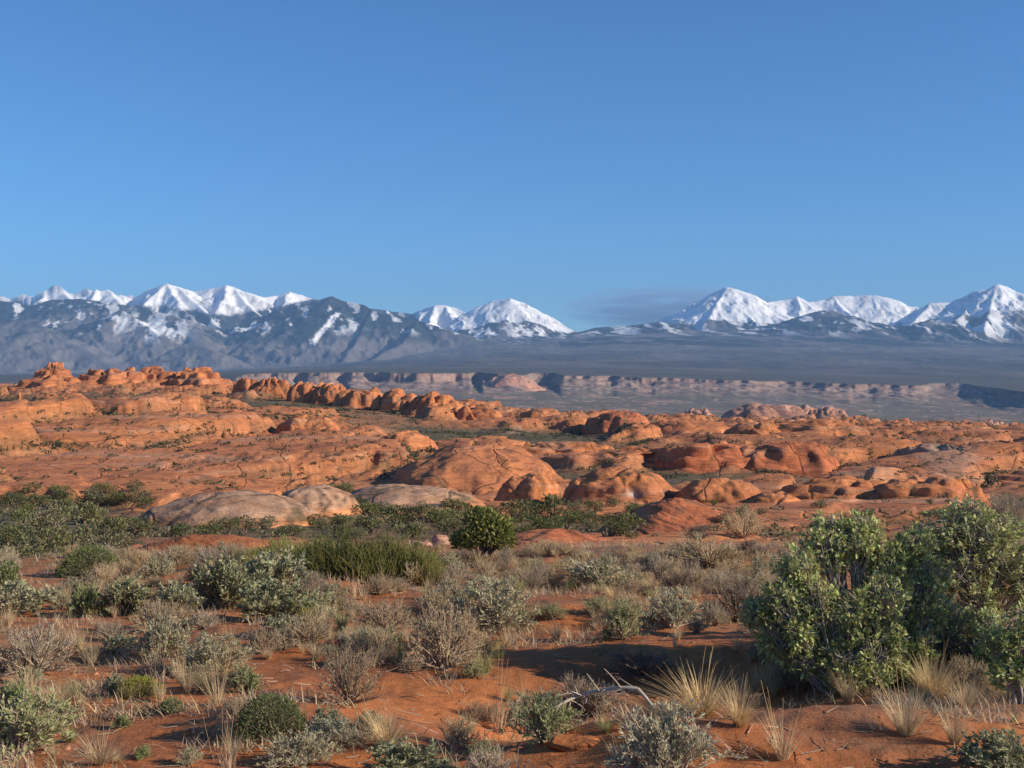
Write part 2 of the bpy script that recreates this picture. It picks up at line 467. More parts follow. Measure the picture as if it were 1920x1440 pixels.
# --- mountains: crest lines; each point is (image column, row of the crest, distance in km)
RIDGES = [
 (0.62, [(-260,556,28.5),(-120,548,28.3),(-60,538,28),(0,541,28),(30,553,28),(62,548,27.8),(105,534,27.5),(145,546,28),(168,538,27.6),(190,529,27.5),(212,537,27.5),(245,551,28),(272,548,27.6),(315,531,27),(345,541,27),(366,546,27.5),(395,541,27.4),(425,534,27.3),(440,538,27.3),(466,548,27.3),(490,556,27.5),(520,554,28),(545,546,28),(575,557,28),(600,563,28)]),
 (0.75, [(105,534,27.5),(85,556,26.8),(60,575,26.2)]), (0.75, [(105,534,27.5),(130,560,26.5)]),
 (0.75, [(190,529,27.5),(176,556,26.7),(160,566,26.3)]), (0.75, [(190,529,27.5),(222,562,26.6)]),
 (0.75, [(315,531,27),(290,552,26.4),(262,582,25.7)]), (0.75, [(315,531,27),(335,568,25.9),(352,590,25.3)]), (0.75, [(330,536,27),(368,568,26.2),(400,602,25.0),(420,622,24.3)]),
 (0.75, [(425,534,27.3),(424,556,26.5),(412,575,26)]), (0.75, [(440,538,27.3),(468,575,26.4),(490,600,25.6)]),
 (0.7, [(545,546,28),(530,572,26.8)]),
 (0.42, [(-260,570,25.5),(-60,560,25.3),(20,566,25),(60,574,25),(100,562,25),(150,560,24.8),(200,566,24.5),(260,577,24.3),(330,592,23.8),(380,606,23.4)]),
 (0.5, [(200,566,24.5),(190,610,23),(170,640,22)]),
 (0.55, [(205,595,23.2),(225,580,23),(245,590,22.8),(275,612,22.3),(300,632,21.8)]), (0.5, [(290,596,23.2),(320,590,23),(350,606,22.6),(380,630,22)]),
 (0.45, [(340,650,20.6),(372,648,20.4),(400,656,20.2),(425,676,20)]),
 (0.42, [(-260,570,22.5),(-60,582,22),(30,600,21.6),(60,606,21.4),(120,636,21),(170,660,20.5),(215,688,20)]),
 (0.45, [(60,606,21.4),(70,650,20.6),(90,690,20)]),
 (0.48, [(440,626,25),(480,604,25),(520,580,24.8),(560,565,24.6),(600,560,24.3),(622,555,24),(645,564,23.9),(680,571,23.7),(700,580,23.5),(740,590,23.2),(780,600,23),(840,616,22.6),(900,634,22.1),(1000,652,21.4)]),
 (0.55, [(520,580,24.8),(500,620,23.6),(480,660,22)]), (0.55, [(600,560,24.3),(570,610,23),(540,660,21.5)]), (0.55, [(645,564,23.9),(600,630,22.2),(575,670,21)]), (0.5, [(700,580,23.5),(670,640,21.8),(640,676,20.5)]), (0.45, [(780,600,23),(760,640,21.5),(700,672,20)]),
 (0.6, [(690,578,28),(735,583,28.5),(775,588,28.3),(800,577,27.5),(818,572,27.2),(832,572,27.2),(850,576,27.2),(868,585,27),(882,590,26.7),(900,572,26.5),(922,563,26.5),(945,560,26.4),(960,559,26.3),(985,568,26.3),(1000,577,26.3),(1030,595,26.3),(1055,611,26.3),(1090,632,26)]),
 (0.72, [(818,572,27.2),(806,600,26.3),(795,618,25.6)]), (0.72, [(832,572,27.2),(852,605,26),(862,620,25.5)]),
 (0.75, [(960,559,26.3),(955,590,25.7),(948,628,25)]), (0.75, [(960,559,26.3),(985,600,25.6),(1002,634,24.9)]), (0.75, [(922,563,26.5),(908,600,25.6),(898,632,24.9)]), (0.75, [(1000,577,26.3),(1020,612,25.6),(1035,636,25)]),
 (0.25, [(1085,621,25.5),(1120,614,25.4),(1180,610,25.2),(1240,603,25)]),
 (0.60, [(1215,610,27),(1240,602,27),(1270,590,27),(1300,571,27),(1335,549,27),(1352,541,26.9),(1362,538,26.8),(1385,542,26.8),(1410,553,26.8),(1440,567,27),(1465,562,27.3),(1480,560,27.3),(1495,555,27.3),(1520,566,27.3),(1545,561,27.5),(1560,555,27.5),(1600,553,27.6),(1640,549,27.5),(1672,553,27.5),(1692,563,27.5),(1718,577,27.5),(1760,575,27.5)]),
 (0.75, [(1362,538,26.8),(1345,570,26.1),(1325,602,25.3)]), (0.75, [(1362,538,26.8),(1385,575,26),(1420,608,25.2)]), (0.75, [(1410,553,26.8),(1450,590,25.9),(1478,608,25.3)]), (0.75, [(1335,549,27),(1290,590,26.2)]),
 (0.75, [(1495,555,27.3),(1500,580,26.6),(1490,600,26)]),
 (0.75, [(1560,555,27.5),(1590,585,26.6),(1620,608,25.8)]), (0.75, [(1640,549,27.5),(1640,580,26.8)]), (0.75, [(1672,553,27.5),(1680,590,26.6),(1670,610,26)]),
 (0.34, [(1420,612,24.8),(1480,604,24.8),(1510,592,24.7),(1540,581,24.6),(1562,582,24.5),(1600,596,24.2),(1650,616,23.8)]),
 (0.5, [(1562,582,24.5),(1560,610,23.6),(1540,640,22.5)]),
 (0.60, [(1690,606,26),(1715,582,25.8),(1745,568,25.6),(1782,566,25.6),(1800,558,25.6),(1822,546,25.6),(1838,543,25.5),(1850,544,25.4),(1868,532,25.3),(1885,536,25.3),(1902,546,25.3),(1925,561,25.3),(1970,575,25.3),(2040,570,25.3),(2200,600,25.3)]),
 (0.72, [(1745,568,25.6),(1715,600,24.8),(1690,626,24)]), (0.72, [(1830,545,25.5),(1815,580,24.7),(1790,600,24)]), (0.72, [(1868,532,25.3),(1862,565,24.6),(1850,595,23.8),(1845,625,23)]), (0.72, [(1885,536,25.3),(1912,580,24.4),(1930,610,23.6)]),
 (0.4, [(1670,650,22.5),(1710,622,23.2),(1740,598,23.6),(1765,600,23.4),(1800,620,23),(1860,640,22.6),(1950,650,22.4),(2200,640,22.4)]),
 (0.4, [(1740,598,23.6),(1720,640,22.2),(1700,664,21)])]

SEGS = []
for k, pts in RIDGES:
    P = []
    for c, py, km in pts:
        d = km * 1000.0
        x, y = xy(c, d)
        P.append((x, y, d * float(ratio(py))))
    for a, b in zip(P[:-1], P[1:]):
        SEGS.append((k, a, b))

def mountain_height(x, y, c, d):
    b = base(c, d)
    h = b.copy(); dist = np.full(x.shape, 1e5)
    wx = x + 110 * fbm(x / 700, y / 700, 4, 101); wy = y + 110 * fbm(x / 700, y / 700, 4, 102)
    for k, a, e in SEGS:
        ax, ay, az = a; ex, ey, ez = e
        dx, dy = ex - ax, ey - ay
        L2 = dx * dx + dy * dy
        t = np.clip(((wx - ax) * dx + (wy - ay) * dy) / L2, 0, 1)
        q = np.hypot(wx - ax - t * dx, wy - ay - t * dy)
        hh = az + t * (ez - az) - k * q * (1 - 0.00006 * np.minimum(q, 3500))
        up = hh > h
        dist = np.where(up, q, dist)
        h = np.maximum(h, hh)
    lift = h - b
    amp = np.clip(dist * 0.22, 0, 130) * np.where((c > 870) & (c < 1100), .38, np.where((c >= 1100) & (c < 1700), .5, .85)) * sstep(0, 120, lift) + 10
    rn = ridged(x / 520 + 0.3 * fbm(x / 900, y / 900, 2, 7), y / 760, 6, 111, .6)
    h = h + amp * (rn - 0.62) * 1.5
    h = h + (22 + 48 * sstep(11500, 15000, d)) * sstep(60, 0, lift) * (ridged(x / 1500, y / 2200, 4, 117) - .6) * sstep(10600, 12500, d)
    return h, dist, lift, rn

# ------------------------------------------------------------------ polar sheets, shared columns so that neighbours meet exactly
FINE = np.linspace(R(-27.5), R(27.5), 861)
COARSE = np.linspace(R(27.5), R(360 - 27.5), 72)[1:-1]
PHI = np.concatenate([FINE, COARSE])
NPH = len(PHI)

def sheet(rows):
    p, r = np.meshgrid(PHI, rows)
    return r * np.sin(p), r * np.cos(p)

def ring_faces(nr, c0=0, c1=None):
    if c1 is None:
        j = np.arange(NPH); j2 = (j + 1) % NPH; W = NPH
    else:
        W = c1 - c0 + 1; j = np.arange(W - 1); j2 = j + 1
    i = np.arange(nr - 1)[:, None] * W
    return np.stack([i + j, i + W + j, i + W + j2, i + j2], -1).reshape(-1, 4)[:, ::-1]

def mixc(a, b, t):
    a = np.asarray(a, float); b = np.asarray(b, float)
    return a + (b - a) * np.asarray(t)[..., None]

C_SAND = np.array((0.42, 0.148, 0.052)); C_SAND2 = np.array((0.33, 0.118, 0.050)); C_LITTER = np.array((0.26, 0.165, 0.10))
C_ROCK = np.array((0.50, 0.188, 0.074)); C_ROCK2 = np.array((0.43, 0.160, 0.073)); C_PALE = np.array((0.48, 0.31, 0.21))
C_VARN = np.array((0.26, 0.105, 0.065)); C_SCRUB = np.array((0.085, 0.075, 0.045)); C_FLAT = np.array((0.115, 0.095, 0.055)); C_SOIL = np.array((0.30, 0.15, 0.085))

PALES = [(390, 145, 110, 26, .9), (575, 172, 70, 22, .8), (690, 182, 60, 22, .8), (800, 195, 70, 25, .6), (1600, 300, 90, 60, .35), (1780, 360, 60, 60, .45), (960, 640, 90, 25, .8), (820, 64, 60, 10, .45), (1500, 1150, 160, 90, .3)]

def rock_h(x, y, c, d):
    hd, crev, fl, id1, id2 = rock_detail(x, y, c, d)
    w = sstep(36, 58, d)
    h = base(c, d) + w * hd + (1 - w) * near_detail(x, y)
    return h, crev * w, fl, id1, id2

def height(x, y):
    x = np.asarray(x, float); y = np.asarray(y, float)
    c, d = cd(x, y)
    near = base(c, d) + near_detail(x, y)
    out = near
    if np.any(d > 36):
        out = np.where(d > 36, rock_h(x, y, c, d)[0], near)
    return out

def find_ground(px, py, d0=3.5, d1=900.0):
    """where the line of sight through (px, py) first meets the ground: x, y, z"""
    D = np.exp(np.linspace(math.log(d0), math.log(d1), 900))
    x, y = xy(px, D)
    z = height(x, y)
    ray = D * float(ratio(py))
    hit = np.nonzero(z >= ray)[0]
    i = hit[0] if len(hit) else len(D) - 1
    return float(x[i]), float(y[i]), float(z[i])

# ---- ground of the near slope
rows = np.concatenate([[0.05, 0.6, 1.2, 2.0, 2.8, 3.6], np.exp(np.linspace(math.log(4.3), math.log(40), 250))])
X, Y = sheet(rows); c, d = cd(X, Y)
Z = rock_h(X, Y, c, d)[0]
n1 = fbm(X / 1.6, Y / 1.6, 4, 201); n2 = fbm(X / 6, Y / 5, 3, 202)
col = mixc(C_SAND, C_SAND2, sstep(-0.3, 0.5, n1))
n3 = fbm(X / .35, Y / .3, 3, 203)
lit = sstep(0.0, 0.5, n2 + 0.5 * n1 + .35 * n3) * 0.5 + 0.35 * sstep(14, 26, d)
col = mixc(col.reshape(-1, 3), C_LITTER, np.clip(lit, 0, .75).ravel())
me = build_mesh('ground', np.stack([X, Y, Z], -1).reshape(-1, 3), [ring_faces(len(rows))], col, M_sand)
tag(link(bpy.data.objects.new('ground', me)), kind='structure')

# ---- slickrock
rows2 = np.exp(np.linspace(math.log(40), math.log(1600), 540))
X, Y = sheet(rows2); c, d = cd(X, Y)
Z, crev, fl, id1, id2 = rock_h(X, Y, c, d)
n1 = fbm(X / 50, Y / 80, 4, 211); n2 = fbm(X / 8, Y / 14, 4, 212); n3 = perlin(X / 3, Y / 5, 213)
col = mixc(C_ROCK, C_ROCK2, np.clip(sstep(-0.4, 0.5, n1 + 0.3 * n2) * 0.7 + 0.3 * id2, 0, 1))
band = perlin(Z / np.interp(d, [40, 200, 1300], [0.25, 0.9, 2.5]) + 1.5 * n1, id1 * 40, 214)
col = mixc(col, C_PALE, np.clip(0.35 * sstep(0.2, 0.6, band), 0, 1))
pale = np.zeros(X.shape)
for pc, pd, wc, wd, s in PALES:
    pale = np.maximum(pale, s * (1 - sstep(0.6, 1.15, np.hypot((c - pc) / wc, (d - pd) / wd) + 0.35 * n2)))
col = mixc(col, C_PALE, pale)
col = mixc(col, C_VARN, 0.55 * sstep(0.25, 0.6, fbm(X / 14, Y / 40, 3, 215)) * (1 - pale))
soil = np.clip(fl * 1.1 - 0.1, 0, 1)
fc = mixc(C_FLAT, C_SOIL, np.clip(sstep(0.0, 0.6, n2) * (1 - sstep(260, 330, d)) * 0.7 + 0.15 * n3, 0, 1))
col = mixc(col, fc, soil)
col = mixc(col, C_SCRUB, np.clip(crev * 0.55 * sstep(-0.25, 0.25, n2 + 0.2), 0, 1))
col = mixc(col, C_FLAT, sstep(640, 760, d) * (1 - sstep(1000, 1120, d)) * sstep(-0.2, 0.3, n2 + 0.5 * n1) * (1 - sstep(560, 760, c)) * 0.85)
# red sand carries on a little past the near slope
col = mixc(col, C_SAND2, (1 - sstep(42, 60, d + 8 * n2)) * 0.8)
me = build_mesh('slickrock', np.stack([X, Y, Z], -1).reshape(-1, 3), [ring_faces(len(rows2))], col.reshape(-1, 3), M_rock)
tag(link(bpy.data.objects.new('slickrock_terrain', me)), kind='structure')
ROCK_FIELD = (X, Y, Z, crev, fl, c, d)

# ---- valley and mesa
def far_sheet(name, rows, mat):
    X, Y = sheet(rows); c, d = cd(X, Y)
    Z, t = mesa_height(X, Y, c, d)
    rl = sstep(6500, 1600, d)
    Z = Z + 16 * fbm(X / 260, Y / 320, 4, 301) * sstep(1600, 2200, d) * (1 - sstep(-200, -60, t)) * (0.5 + 0.5 * rl)
    c0 = rock_h(X, Y, c, d)[0]
    Z = np.where(d < 1900, c0 * (1 - sstep(1600, 1900, d)) + Z * sstep(1600, 1900, d), Z)
    n1 = fbm(X / 300, Y / 500, 4, 311); n2 = fbm(X / 70, Y / 160, 4, 312)
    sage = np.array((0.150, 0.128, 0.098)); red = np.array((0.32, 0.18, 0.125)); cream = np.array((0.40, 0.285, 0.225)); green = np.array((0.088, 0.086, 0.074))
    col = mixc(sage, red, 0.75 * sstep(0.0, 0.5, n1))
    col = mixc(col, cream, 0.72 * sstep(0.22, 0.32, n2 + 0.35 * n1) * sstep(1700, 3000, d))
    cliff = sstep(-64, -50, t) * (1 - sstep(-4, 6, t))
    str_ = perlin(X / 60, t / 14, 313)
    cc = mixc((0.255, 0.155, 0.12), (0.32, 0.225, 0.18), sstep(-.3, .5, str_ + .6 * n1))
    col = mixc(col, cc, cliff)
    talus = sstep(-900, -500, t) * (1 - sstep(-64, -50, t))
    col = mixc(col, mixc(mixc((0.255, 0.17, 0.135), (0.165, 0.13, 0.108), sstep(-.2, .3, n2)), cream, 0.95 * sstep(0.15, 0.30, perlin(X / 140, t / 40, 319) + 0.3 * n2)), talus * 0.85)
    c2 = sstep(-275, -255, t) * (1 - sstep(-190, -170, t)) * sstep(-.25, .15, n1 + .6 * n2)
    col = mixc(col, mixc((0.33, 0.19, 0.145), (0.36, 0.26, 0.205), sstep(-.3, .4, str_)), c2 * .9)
    col = mixc(col, green, sstep(2, 14, t))
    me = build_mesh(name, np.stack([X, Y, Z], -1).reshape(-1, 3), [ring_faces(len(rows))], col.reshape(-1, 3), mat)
    tag(link(bpy.data.objects.new(name, me)), kind='structure')

rv = np.exp(np.linspace(math.log(1600), math.log(7100), 84))
far_sheet('valley_floor', rv, M_far)
rm = np.concatenate([np.linspace(7100, 7900, 32)[:-1], np.linspace(7900, 8900, 112)[:-1], np.linspace(8900, 10500, 32)])
far_sheet('mesa', rm, M_far)

# ---- plateau and mountains
def mountain_piece(name, rows, c0=0, c1=None, label=None):
    p, r = np.meshgrid(PHI if c1 is None else PHI[c0:c1 + 1], rows)
    X = r * np.sin(p); Y = r * np.cos(p)
    c, d = cd(X, Y)
    Z, dist, lift, rn = mountain_height(X, Y, c, d)
    if rows[0] < 10600:
        Zm = mesa_height(X, Y, c, d)[0]
        k = sstep(10500, 11500, d)
        Z = Zm * (1 - k) + Z * k
    # slope across the fall line: snow keeps to the gullies and to gentle ground
    big = fbm(X / 1500, Y / 1500, 3, 401); n1 = fbm(X / 380, Y / 380, 4, 402); n2 = fbm(X / 110, Y / 110, 3, 403)
    col = mixc((0.128, 0.112, 0.112), (0.185, 0.168, 0.150), sstep(-.3, .4, n1))          # leafless oak and aspen
    rowz = 720 - F * (Z / d * CP + SP) / (CP - Z / d * SP)                               # only used to set the tree line by bearing
    treel = np.interp(c, [-300, 0, 100, 300, 420, 480, 600, 760, 800, 880, 960, 1060, 1100, 1240, 1350, 1480, 1560, 1660, 1740, 1800, 1880, 2300],
                      [560, 562, 566, 572, 590, 582, 556, 566, 618, 628, 640, 630, 600, 605, 608, 606, 604, 612, 606, 590, 596, 600])
    zt = d * ratio(treel)
    back = np.where(c > 1690, sstep(24.0e3, 24.5e3, d), sstep(25.2e3, 25.7e3, d))
    forest = sstep(-.22, .0, n1 * .7 + big + 0.18 * sstep(0, 500, Z - 700))
    fz = sstep(250, 480, Z + 120 * big)
    fz = np.where(c > 1050, sstep(180, 330, Z + 90 * big), fz)
    fcov = np.clip(forest * fz, 0, 1)
    # lower plateau: dark pinyon and juniper woodland
    low = 1 - sstep(150, 300, Z + 90 * big)
    fcov = np.maximum(fcov, low * (0.10 + 0.55 * sstep(-.35, .2, n1 + big)) * (1 - sstep(16000, 20000, d) * 0.7))
    fcov = fcov * (1 - 0.8 * sstep(0, 160, (700 - Z)) * sstep(18500, 19500, d) * (1 - sstep(22300, 22800, d)) * (c < 430) * sstep(-.2, .2, n1 + .3 * big))
    con = np.array((0.026, 0.036, 0.033))
    col = mixc(col, con, fcov * 0.95)
    # snow
    gully = sstep(0.50, 0.72, 1.12 - rn)
    s = sstep(-60, 40, (Z - zt) + 70 * n1 + 60 * n2 - 60 * (rn - .6))
    s = s * np.where(back > 0.5, 1, sstep(0.0, 0.1, n1 + 0.55 * n2 - 0.22 + 0.35 * gully - 0.2 * (d < 24.8e3)))
    rock = sstep(0.10, 0.34, 0.8 * fbm(X / 60, Y / 420, 4, 404) + 0.35 * n1 + 0.35 * (rn - .62)) * 0.62
    s = s * (1 - rock)
    # snow streaks and clearings below the tree line
    n5 = fbm(X / 330 + Y / 1500, Y / 1100, 4, 405)
    st = sstep(0.20, 0.26, n5 * 0.95 + 0.18 * n2 + 0.12 * gully) * sstep(420, 650, Z) * 0.9
    patch = 0.9 * np.exp(-(((c - 300) / 60) ** 4)) * np.exp(-(((rowz - 612) / 28) ** 4)) * sstep(-.06, .02, n5 + .25 * n2 + .1 * gully)
    patch = np.maximum(patch, 0.9 * np.exp(-(((c - 1850) / 65) ** 4)) * np.exp(-(((rowz - 608) / 28) ** 4)) * sstep(.0, .06, n5 + .25 * n2))
    chute = np.abs((c - 612) + (rowz - 612) * 0.85) < 6 + 3 * n2
    patch = np.maximum(patch, 0.95 * (chute & (rowz > 586) & (rowz < 645) & (d > 21.5e3)))
    s = np.maximum(s, np.maximum(st * 0.8, patch))
    bare = mixc((0.24, 0.21, 0.19), (0.30, 0.26, 0.22), sstep(-.3, .3, n1))
    col = np.where((Z > zt - 20)[..., None], mixc(col, bare, np.where(back > .5, .9, 0.0)), col)
    col = mixc(col, (0.90, 0.90, 0.90), np.clip(s, 0, 1))
    if c1 is None: f = ring_faces(len(rows))
    else: f = ring_faces(len(rows), c0, c1)
    me = build_mesh(name, np.stack([X, Y, Z], -1).reshape(-1, 3), [f], col.reshape(-1, 3), M_mount)
    o = tag(link(bpy.data.objects.new(name, me)), kind='structure')
    if label: o['label'] = label

mountain_piece('foothill_plateau', np.concatenate([np.linspace(10500, 19500, 60)]))
ri = np.concatenate([np.linspace(19500, 22500, 40)[:-1], np.linspace(22500, 28600, 170), np.linspace(28600, 38000, 14)[1:]])
def colidx(px): return int(np.argmin(np.abs(FINE - math.atan((px - 960) / F))))
ia, ib = colidx(770), colidx(1092)
mountain_piece('snowy_mountain', ri, 0, ia, 'long snow capped mountain massif above dark forested slopes, left of the lone pyramid peak')
mountain_piece('snowy_mountain', ri, ia, ib, 'lone pyramid shaped snowy peak standing in the middle of the skyline')
mountain_piece('snowy_mountain', ri, ib, 860, 'snowy mountain range with a broad pointed peak, right of the lone pyramid peak')
# outside the view the range runs on
p0 = PHI
PHI = np.concatenate([[FINE[-1]], COARSE, [FINE[0] + 2 * np.pi]])
mountain_piece('mountain_range', np.concatenate([np.linspace(19500, 28600, 24), [33000, 38000]]), 0, len(PHI) - 1)
PHI = p0

# ------------------------------------------------------------------ the air
def box(name, lo, hi, mat):
    v = np.array([(x, y, z) for x in (lo[0], hi[0]) for y in (lo[1], hi[1]) for z in (lo[2], hi[2])], float)
    f = np.array([(0, 1, 3, 2), (4, 6, 7, 5), (0, 4, 5, 1), (2, 3, 7, 6), (0, 2, 6, 4), (1, 5, 7, 3)])
    me = build_mesh(name, v, [f], None, mat, False)
    return link(bpy.data.objects.new(name, me))
mh, nt, out = new_mat('air')
pv = N(nt, 'ShaderNodeVolumePrincipled')
pv.inputs['Color'].default_value = (0.30, 0.56, 0.98, 1)
pv.inputs['Density'].default_value = 2.3e-5
pv.inputs['Anisotropy'].default_value = 0.0
nt.links.new(pv.outputs[0], out.inputs['Volume'])
hz = box('haze', (-40000, -40000, -900), (40000, 40000, 2400), mh)
tag(hz, kind='stuff')
# ================================================================== LANDMARK ROCKS: each outcrop that stands out is a body of its own
def rock_body(name, label, c0, c1, ytop, ybase, D, e=0.7, deep=1.0, seed=1, look='orange', groove=0.0, ledge=0.0, lean=0.0, alcove=None, nu=110, nv=52, lumps=0.13, group=None):
    g = np.random.default_rng(seed * 7 + 1)
    cx, cy = xy((c0 + c1) / 2.0, D)
    w = (c1 - c0) / 1.8 / F * D
    ry = w * deep
    zt = (D + .85 * ry) * float(ratio(ytop)); zb = D * float(ratio(ybase))       # the top is seen at the depth of the summit
    H = max(zt - zb, .16 * w)
    cy = cy + ry
    th = np.linspace(0, 2 * np.pi, nu, endpoint=False)
    q = np.concatenate([np.linspace(0.0, 1.0, nv) ** 0.75, [1.03, 1.08, 1.16]])[::-1]
    Q, P = np.meshgrid(q, th, indexing='ij')
    ux, uy = np.cos(P), np.sin(P)
    # the plan: rounded and uneven, longer to one side
    k = 1 + 0.9 * (lumps + .06) * fbm(1.1 * ux + seed * 3.1, 1.1 * uy + 7, 2, seed) * 1.6
    px = Q * k * ux; py = Q * k * uy
    # shape: profile of a distance that is itself bent by lumps
    qq = Q * (1 + (0.12 + lumps) * fbm(px * 1.7 + seed * 2.3, py * 1.7, 3, seed + 2)) + 0.10 * (px * g.uniform(-1, 1) + py * g.uniform(-.5, .5))
    qq = np.clip(np.where(Q > 0.8, qq + (Q - qq) * sstep(.8, 1, Q), qq), 0, 2)
    a = 1.9 / max(e, .4) ** 0.9
    prof = np.clip(1 - qq ** a, 0, 1) ** (0.62 + 0.38 * e)
    X = cx + w * px; Y = cy + ry * py
    # joints: the mass is parted into rounded bodies, as in the slickrock round it
    ang = g.uniform(-.7, .7)
    wu = X + .18 * w * fbm(px * 1.5, py * 1.5 + seed, 3, seed + 3); wv = Y + .18 * ry * fbm(px * 1.5 + 5, py * 1.5 + seed, 3, seed + 4)
    ru = wu * math.cos(ang) - wv * math.sin(ang); rv_ = wu * math.sin(ang) + wv * math.cos(ang)
    cell = ((0.62 if D > 800 else 1.05) - 0.9 * groove) * w
    f1, f2, cid, of, pf = worley_off(ru / max(cell, .05 * w), rv_ / max(1.8 * cell, .08 * w), seed + 5)
    ed = f2 - f1
    dm = 1 - np.exp(-7.0 * ed)
    strength = 0.03 + 0.95 * groove + 0.25 * max(lumps - .13, 0)
    z = prof * (1 - strength * (1 - dm)) * (1 - strength * 0.85 * (cid - .35) * sstep(0, .5, dm))
    z = z + prof * (0.16 if look != 'sand' and not (100 < D < 215) else .05) * (of + .6 * pf) * sstep(0, .12, ed)
    z = z * (1 + .10 * fbm(px * 3 + seed, py * 3, 3, seed + 7))
    if ledge:
        n = ledge
        t_ = z * n + 0.9 * fbm(px * 1.2, py * 1.2 + seed, 3, seed + 11)
        fr = t_ - np.floor(t_)
        z = z + (sstep(0.55, .95, fr) - fr) * 0.85 / n * sstep(.02, .2, z) * sstep(1.05, .9, z)
    z = z + 0.02 * fbm(px * 9, py * 9, 3, seed + 13)
    # top stays where it belongs
    z = z / max(np.percentile(z, 99.7), .3)
    z = np.where(Q > 0.985, -(Q - .985) * 3.2, z)
    Xo = X + lean * w * np.clip(z, 0, 1) ** 1.5
    # relief of the steep faces
    out = 0.10 * H * fbm(X / (.55 * H) + Y / (.8 * H), z * 2.2 + seed, 4, seed + 17) * sstep(0, .15, z)
    Yo = Y + out * uy; Xo = Xo + out * ux
    varn = np.zeros(X.shape)
    if alcove:
        for ax, az, aw, ah, dep in alcove:
            m = np.exp(-(((px - ax) / aw) ** 2 + ((z - az) / ah) ** 2)) * (uy < 0.2)
            Yo = Yo + dep * ry * m
            varn = np.maximum(varn, m)
    wz = zb + z * H
    n1 = fbm(X / (1.2 * H), (Y + 2 * wz) / (1.3 * H), 4, seed + 19)
    bn = perlin(wz / (0.13 * H) + 1.5 * n1, X / (5 * H), seed + 23)
    ca, cb = (C_ROCK, C_ROCK2)
    if look == 'pale': ca, cb = C_PALE * np.array((.88, .82, .78)), C_PALE * np.array((.78, .66, .58))
    if look == 'grey': ca, cb = np.array((.36, .235, .165)), np.array((.45, .21, .115))
    if look == 'red': ca, cb = np.array((.50, .158, .066)), np.array((.40, .135, .066))
    if look == 'sand': ca, cb = C_SAND2, C_SAND2 * .85
    if look == 'pink': ca, cb = np.array((.46, .25, .18)), np.array((.42, .20, .13))
    col = mixc(ca, cb, sstep(-.35, .4, n1))
    col = mixc(col, C_PALE, 0.35 * sstep(0.25, 0.6, bn) * (look != 'sand'))
    if look == 'pale':
        col = mixc(col, C_ROCK, 0.75 * sstep(0.40, 0.12, z + 0.35 * n1))
    st = sstep(0.15, 0.5, fbm(X / (0.3 * H), wz / (1.4 * H), 3, seed + 29)) * sstep(0.95, 0.5, z) * (look not in ('pale', 'sand'))
    col = mixc(col, C_VARN, 0.5 * st)
    col = mixc(col, C_VARN * .9, np.clip(varn * 0.8 * sstep(-.25, .3, n1 + .15), 0, 1))
    if 'white scar' in label:
        sc_ = np.exp(-(((px - .05) / .11) ** 2 + ((z - .42) / .07) ** 2)) * (uy < 0)
        col = mixc(col, (.72, .58, .46), np.clip(1.3 * sc_ * sstep(-.3, .1, n1), 0, .9))
    # brush litter lodged in the joints
    if look != 'sand':
        col = mixc(col, C_SCRUB, 0.75 * sstep(.10, .03, ed) * sstep(-.1, .3, fbm(px * 2 + 3, py * 2, 2, seed + 31)) * sstep(.05, .2, z))
    V = np.stack([Xo, Yo, wz], -1).reshape(-1, 3)
    nr = len(q); j = np.arange(nu); j2 = (j + 1) % nu
    i = np.arange(nr - 2)[:, None] * nu
    f = np.stack([i + j, i + j2, i + nu + j2, i + nu + j], -1).reshape(-1, 4)
    keep = (nr - 1) * nu
    V = np.concatenate([V[:keep], [V[keep:].mean(0)]]); CC = np.concatenate([col.reshape(-1, 3)[:keep], [col.reshape(-1, 3)[keep:].mean(0)]])
    b_ = (nr - 2) * nu
    cap = np.stack([b_ + j, b_ + j2, np.full(nu, keep)], -1)
    org = np.array([cx, cy, zb])
    me = build_mesh(name, V - org, [f, cap], CC, M_rock)
    o = link(bpy.data.objects.new(name, me)); o.location = org
    tag(o, label, 'rock', group)
    return o

RB = rock_body
RB('sandstone_dome', 'largest of three rounded sandstone domes in a row, with dark stained alcove and white scar', 1064, 1294, 879, 962, 200, 0.62, 1.08, 2, groove=0.03, alcove=[(-.35, .35, .5, .3, .12), (.55, .2, .35, .25, .18)], nu=150, nv=70, lumps=0.08)
RB('sandstone_dome', 'middle of three rounded sandstone domes in a row, split from its neighbours by cracks', 1272, 1448, 897, 968, 197, 0.62, 1.08, 5, groove=0.03, alcove=[(-.3, .2, .3, .2, .15)], lumps=0.08)
RB('sandstone_dome', 'smallest and rightmost of three rounded domes in a row, dark crack at its left', 1410, 1536, 922, 976, 191, 0.62, 1.22, 9, groove=0.03, alcove=[(-.35, .2, .25, .25, .15)], lumps=0.08)
RB('sandstone_mound', 'smooth bare orange sandstone mound in front of the three domes, behind blond grass', 1149, 1439, 936, 1024, 118, 1.20, 1.20, 12, 'red', lumps=.07)
RB('sandstone_mound', 'low smooth red hump right of the bright green juniper at the slope edge', 935, 1165, 994, 1046, 66, 1.23, 1.20, 15, 'red', lumps=.07)
RB('sandstone_slab', 'flat pinkish rock slab between the broom bush and the bright green juniper', 723, 902, 1004, 1066, 52, 1.30, 1.05, 18, 'pink', lumps=.12, ledge=2)
RB('sandstone_slab', 'long pale cream sandstone slab with orange flank above the juniper flat', 217, 571, 927, 1000, 132, 0.75, 1.05, 21, 'pale', nu=140, nv=60)
RB('sandstone_slab', 'pale sandstone slope just right of and behind the long cream slab', 489, 659, 912, 972, 166, 0.75, 1.35, 24, 'pale')
RB('sandstone_slab', 'pale grey sandstone apron at the foot of the broad orange dome', 623, 879, 913, 966, 180, 0.75, 1.20, 27, 'pale')
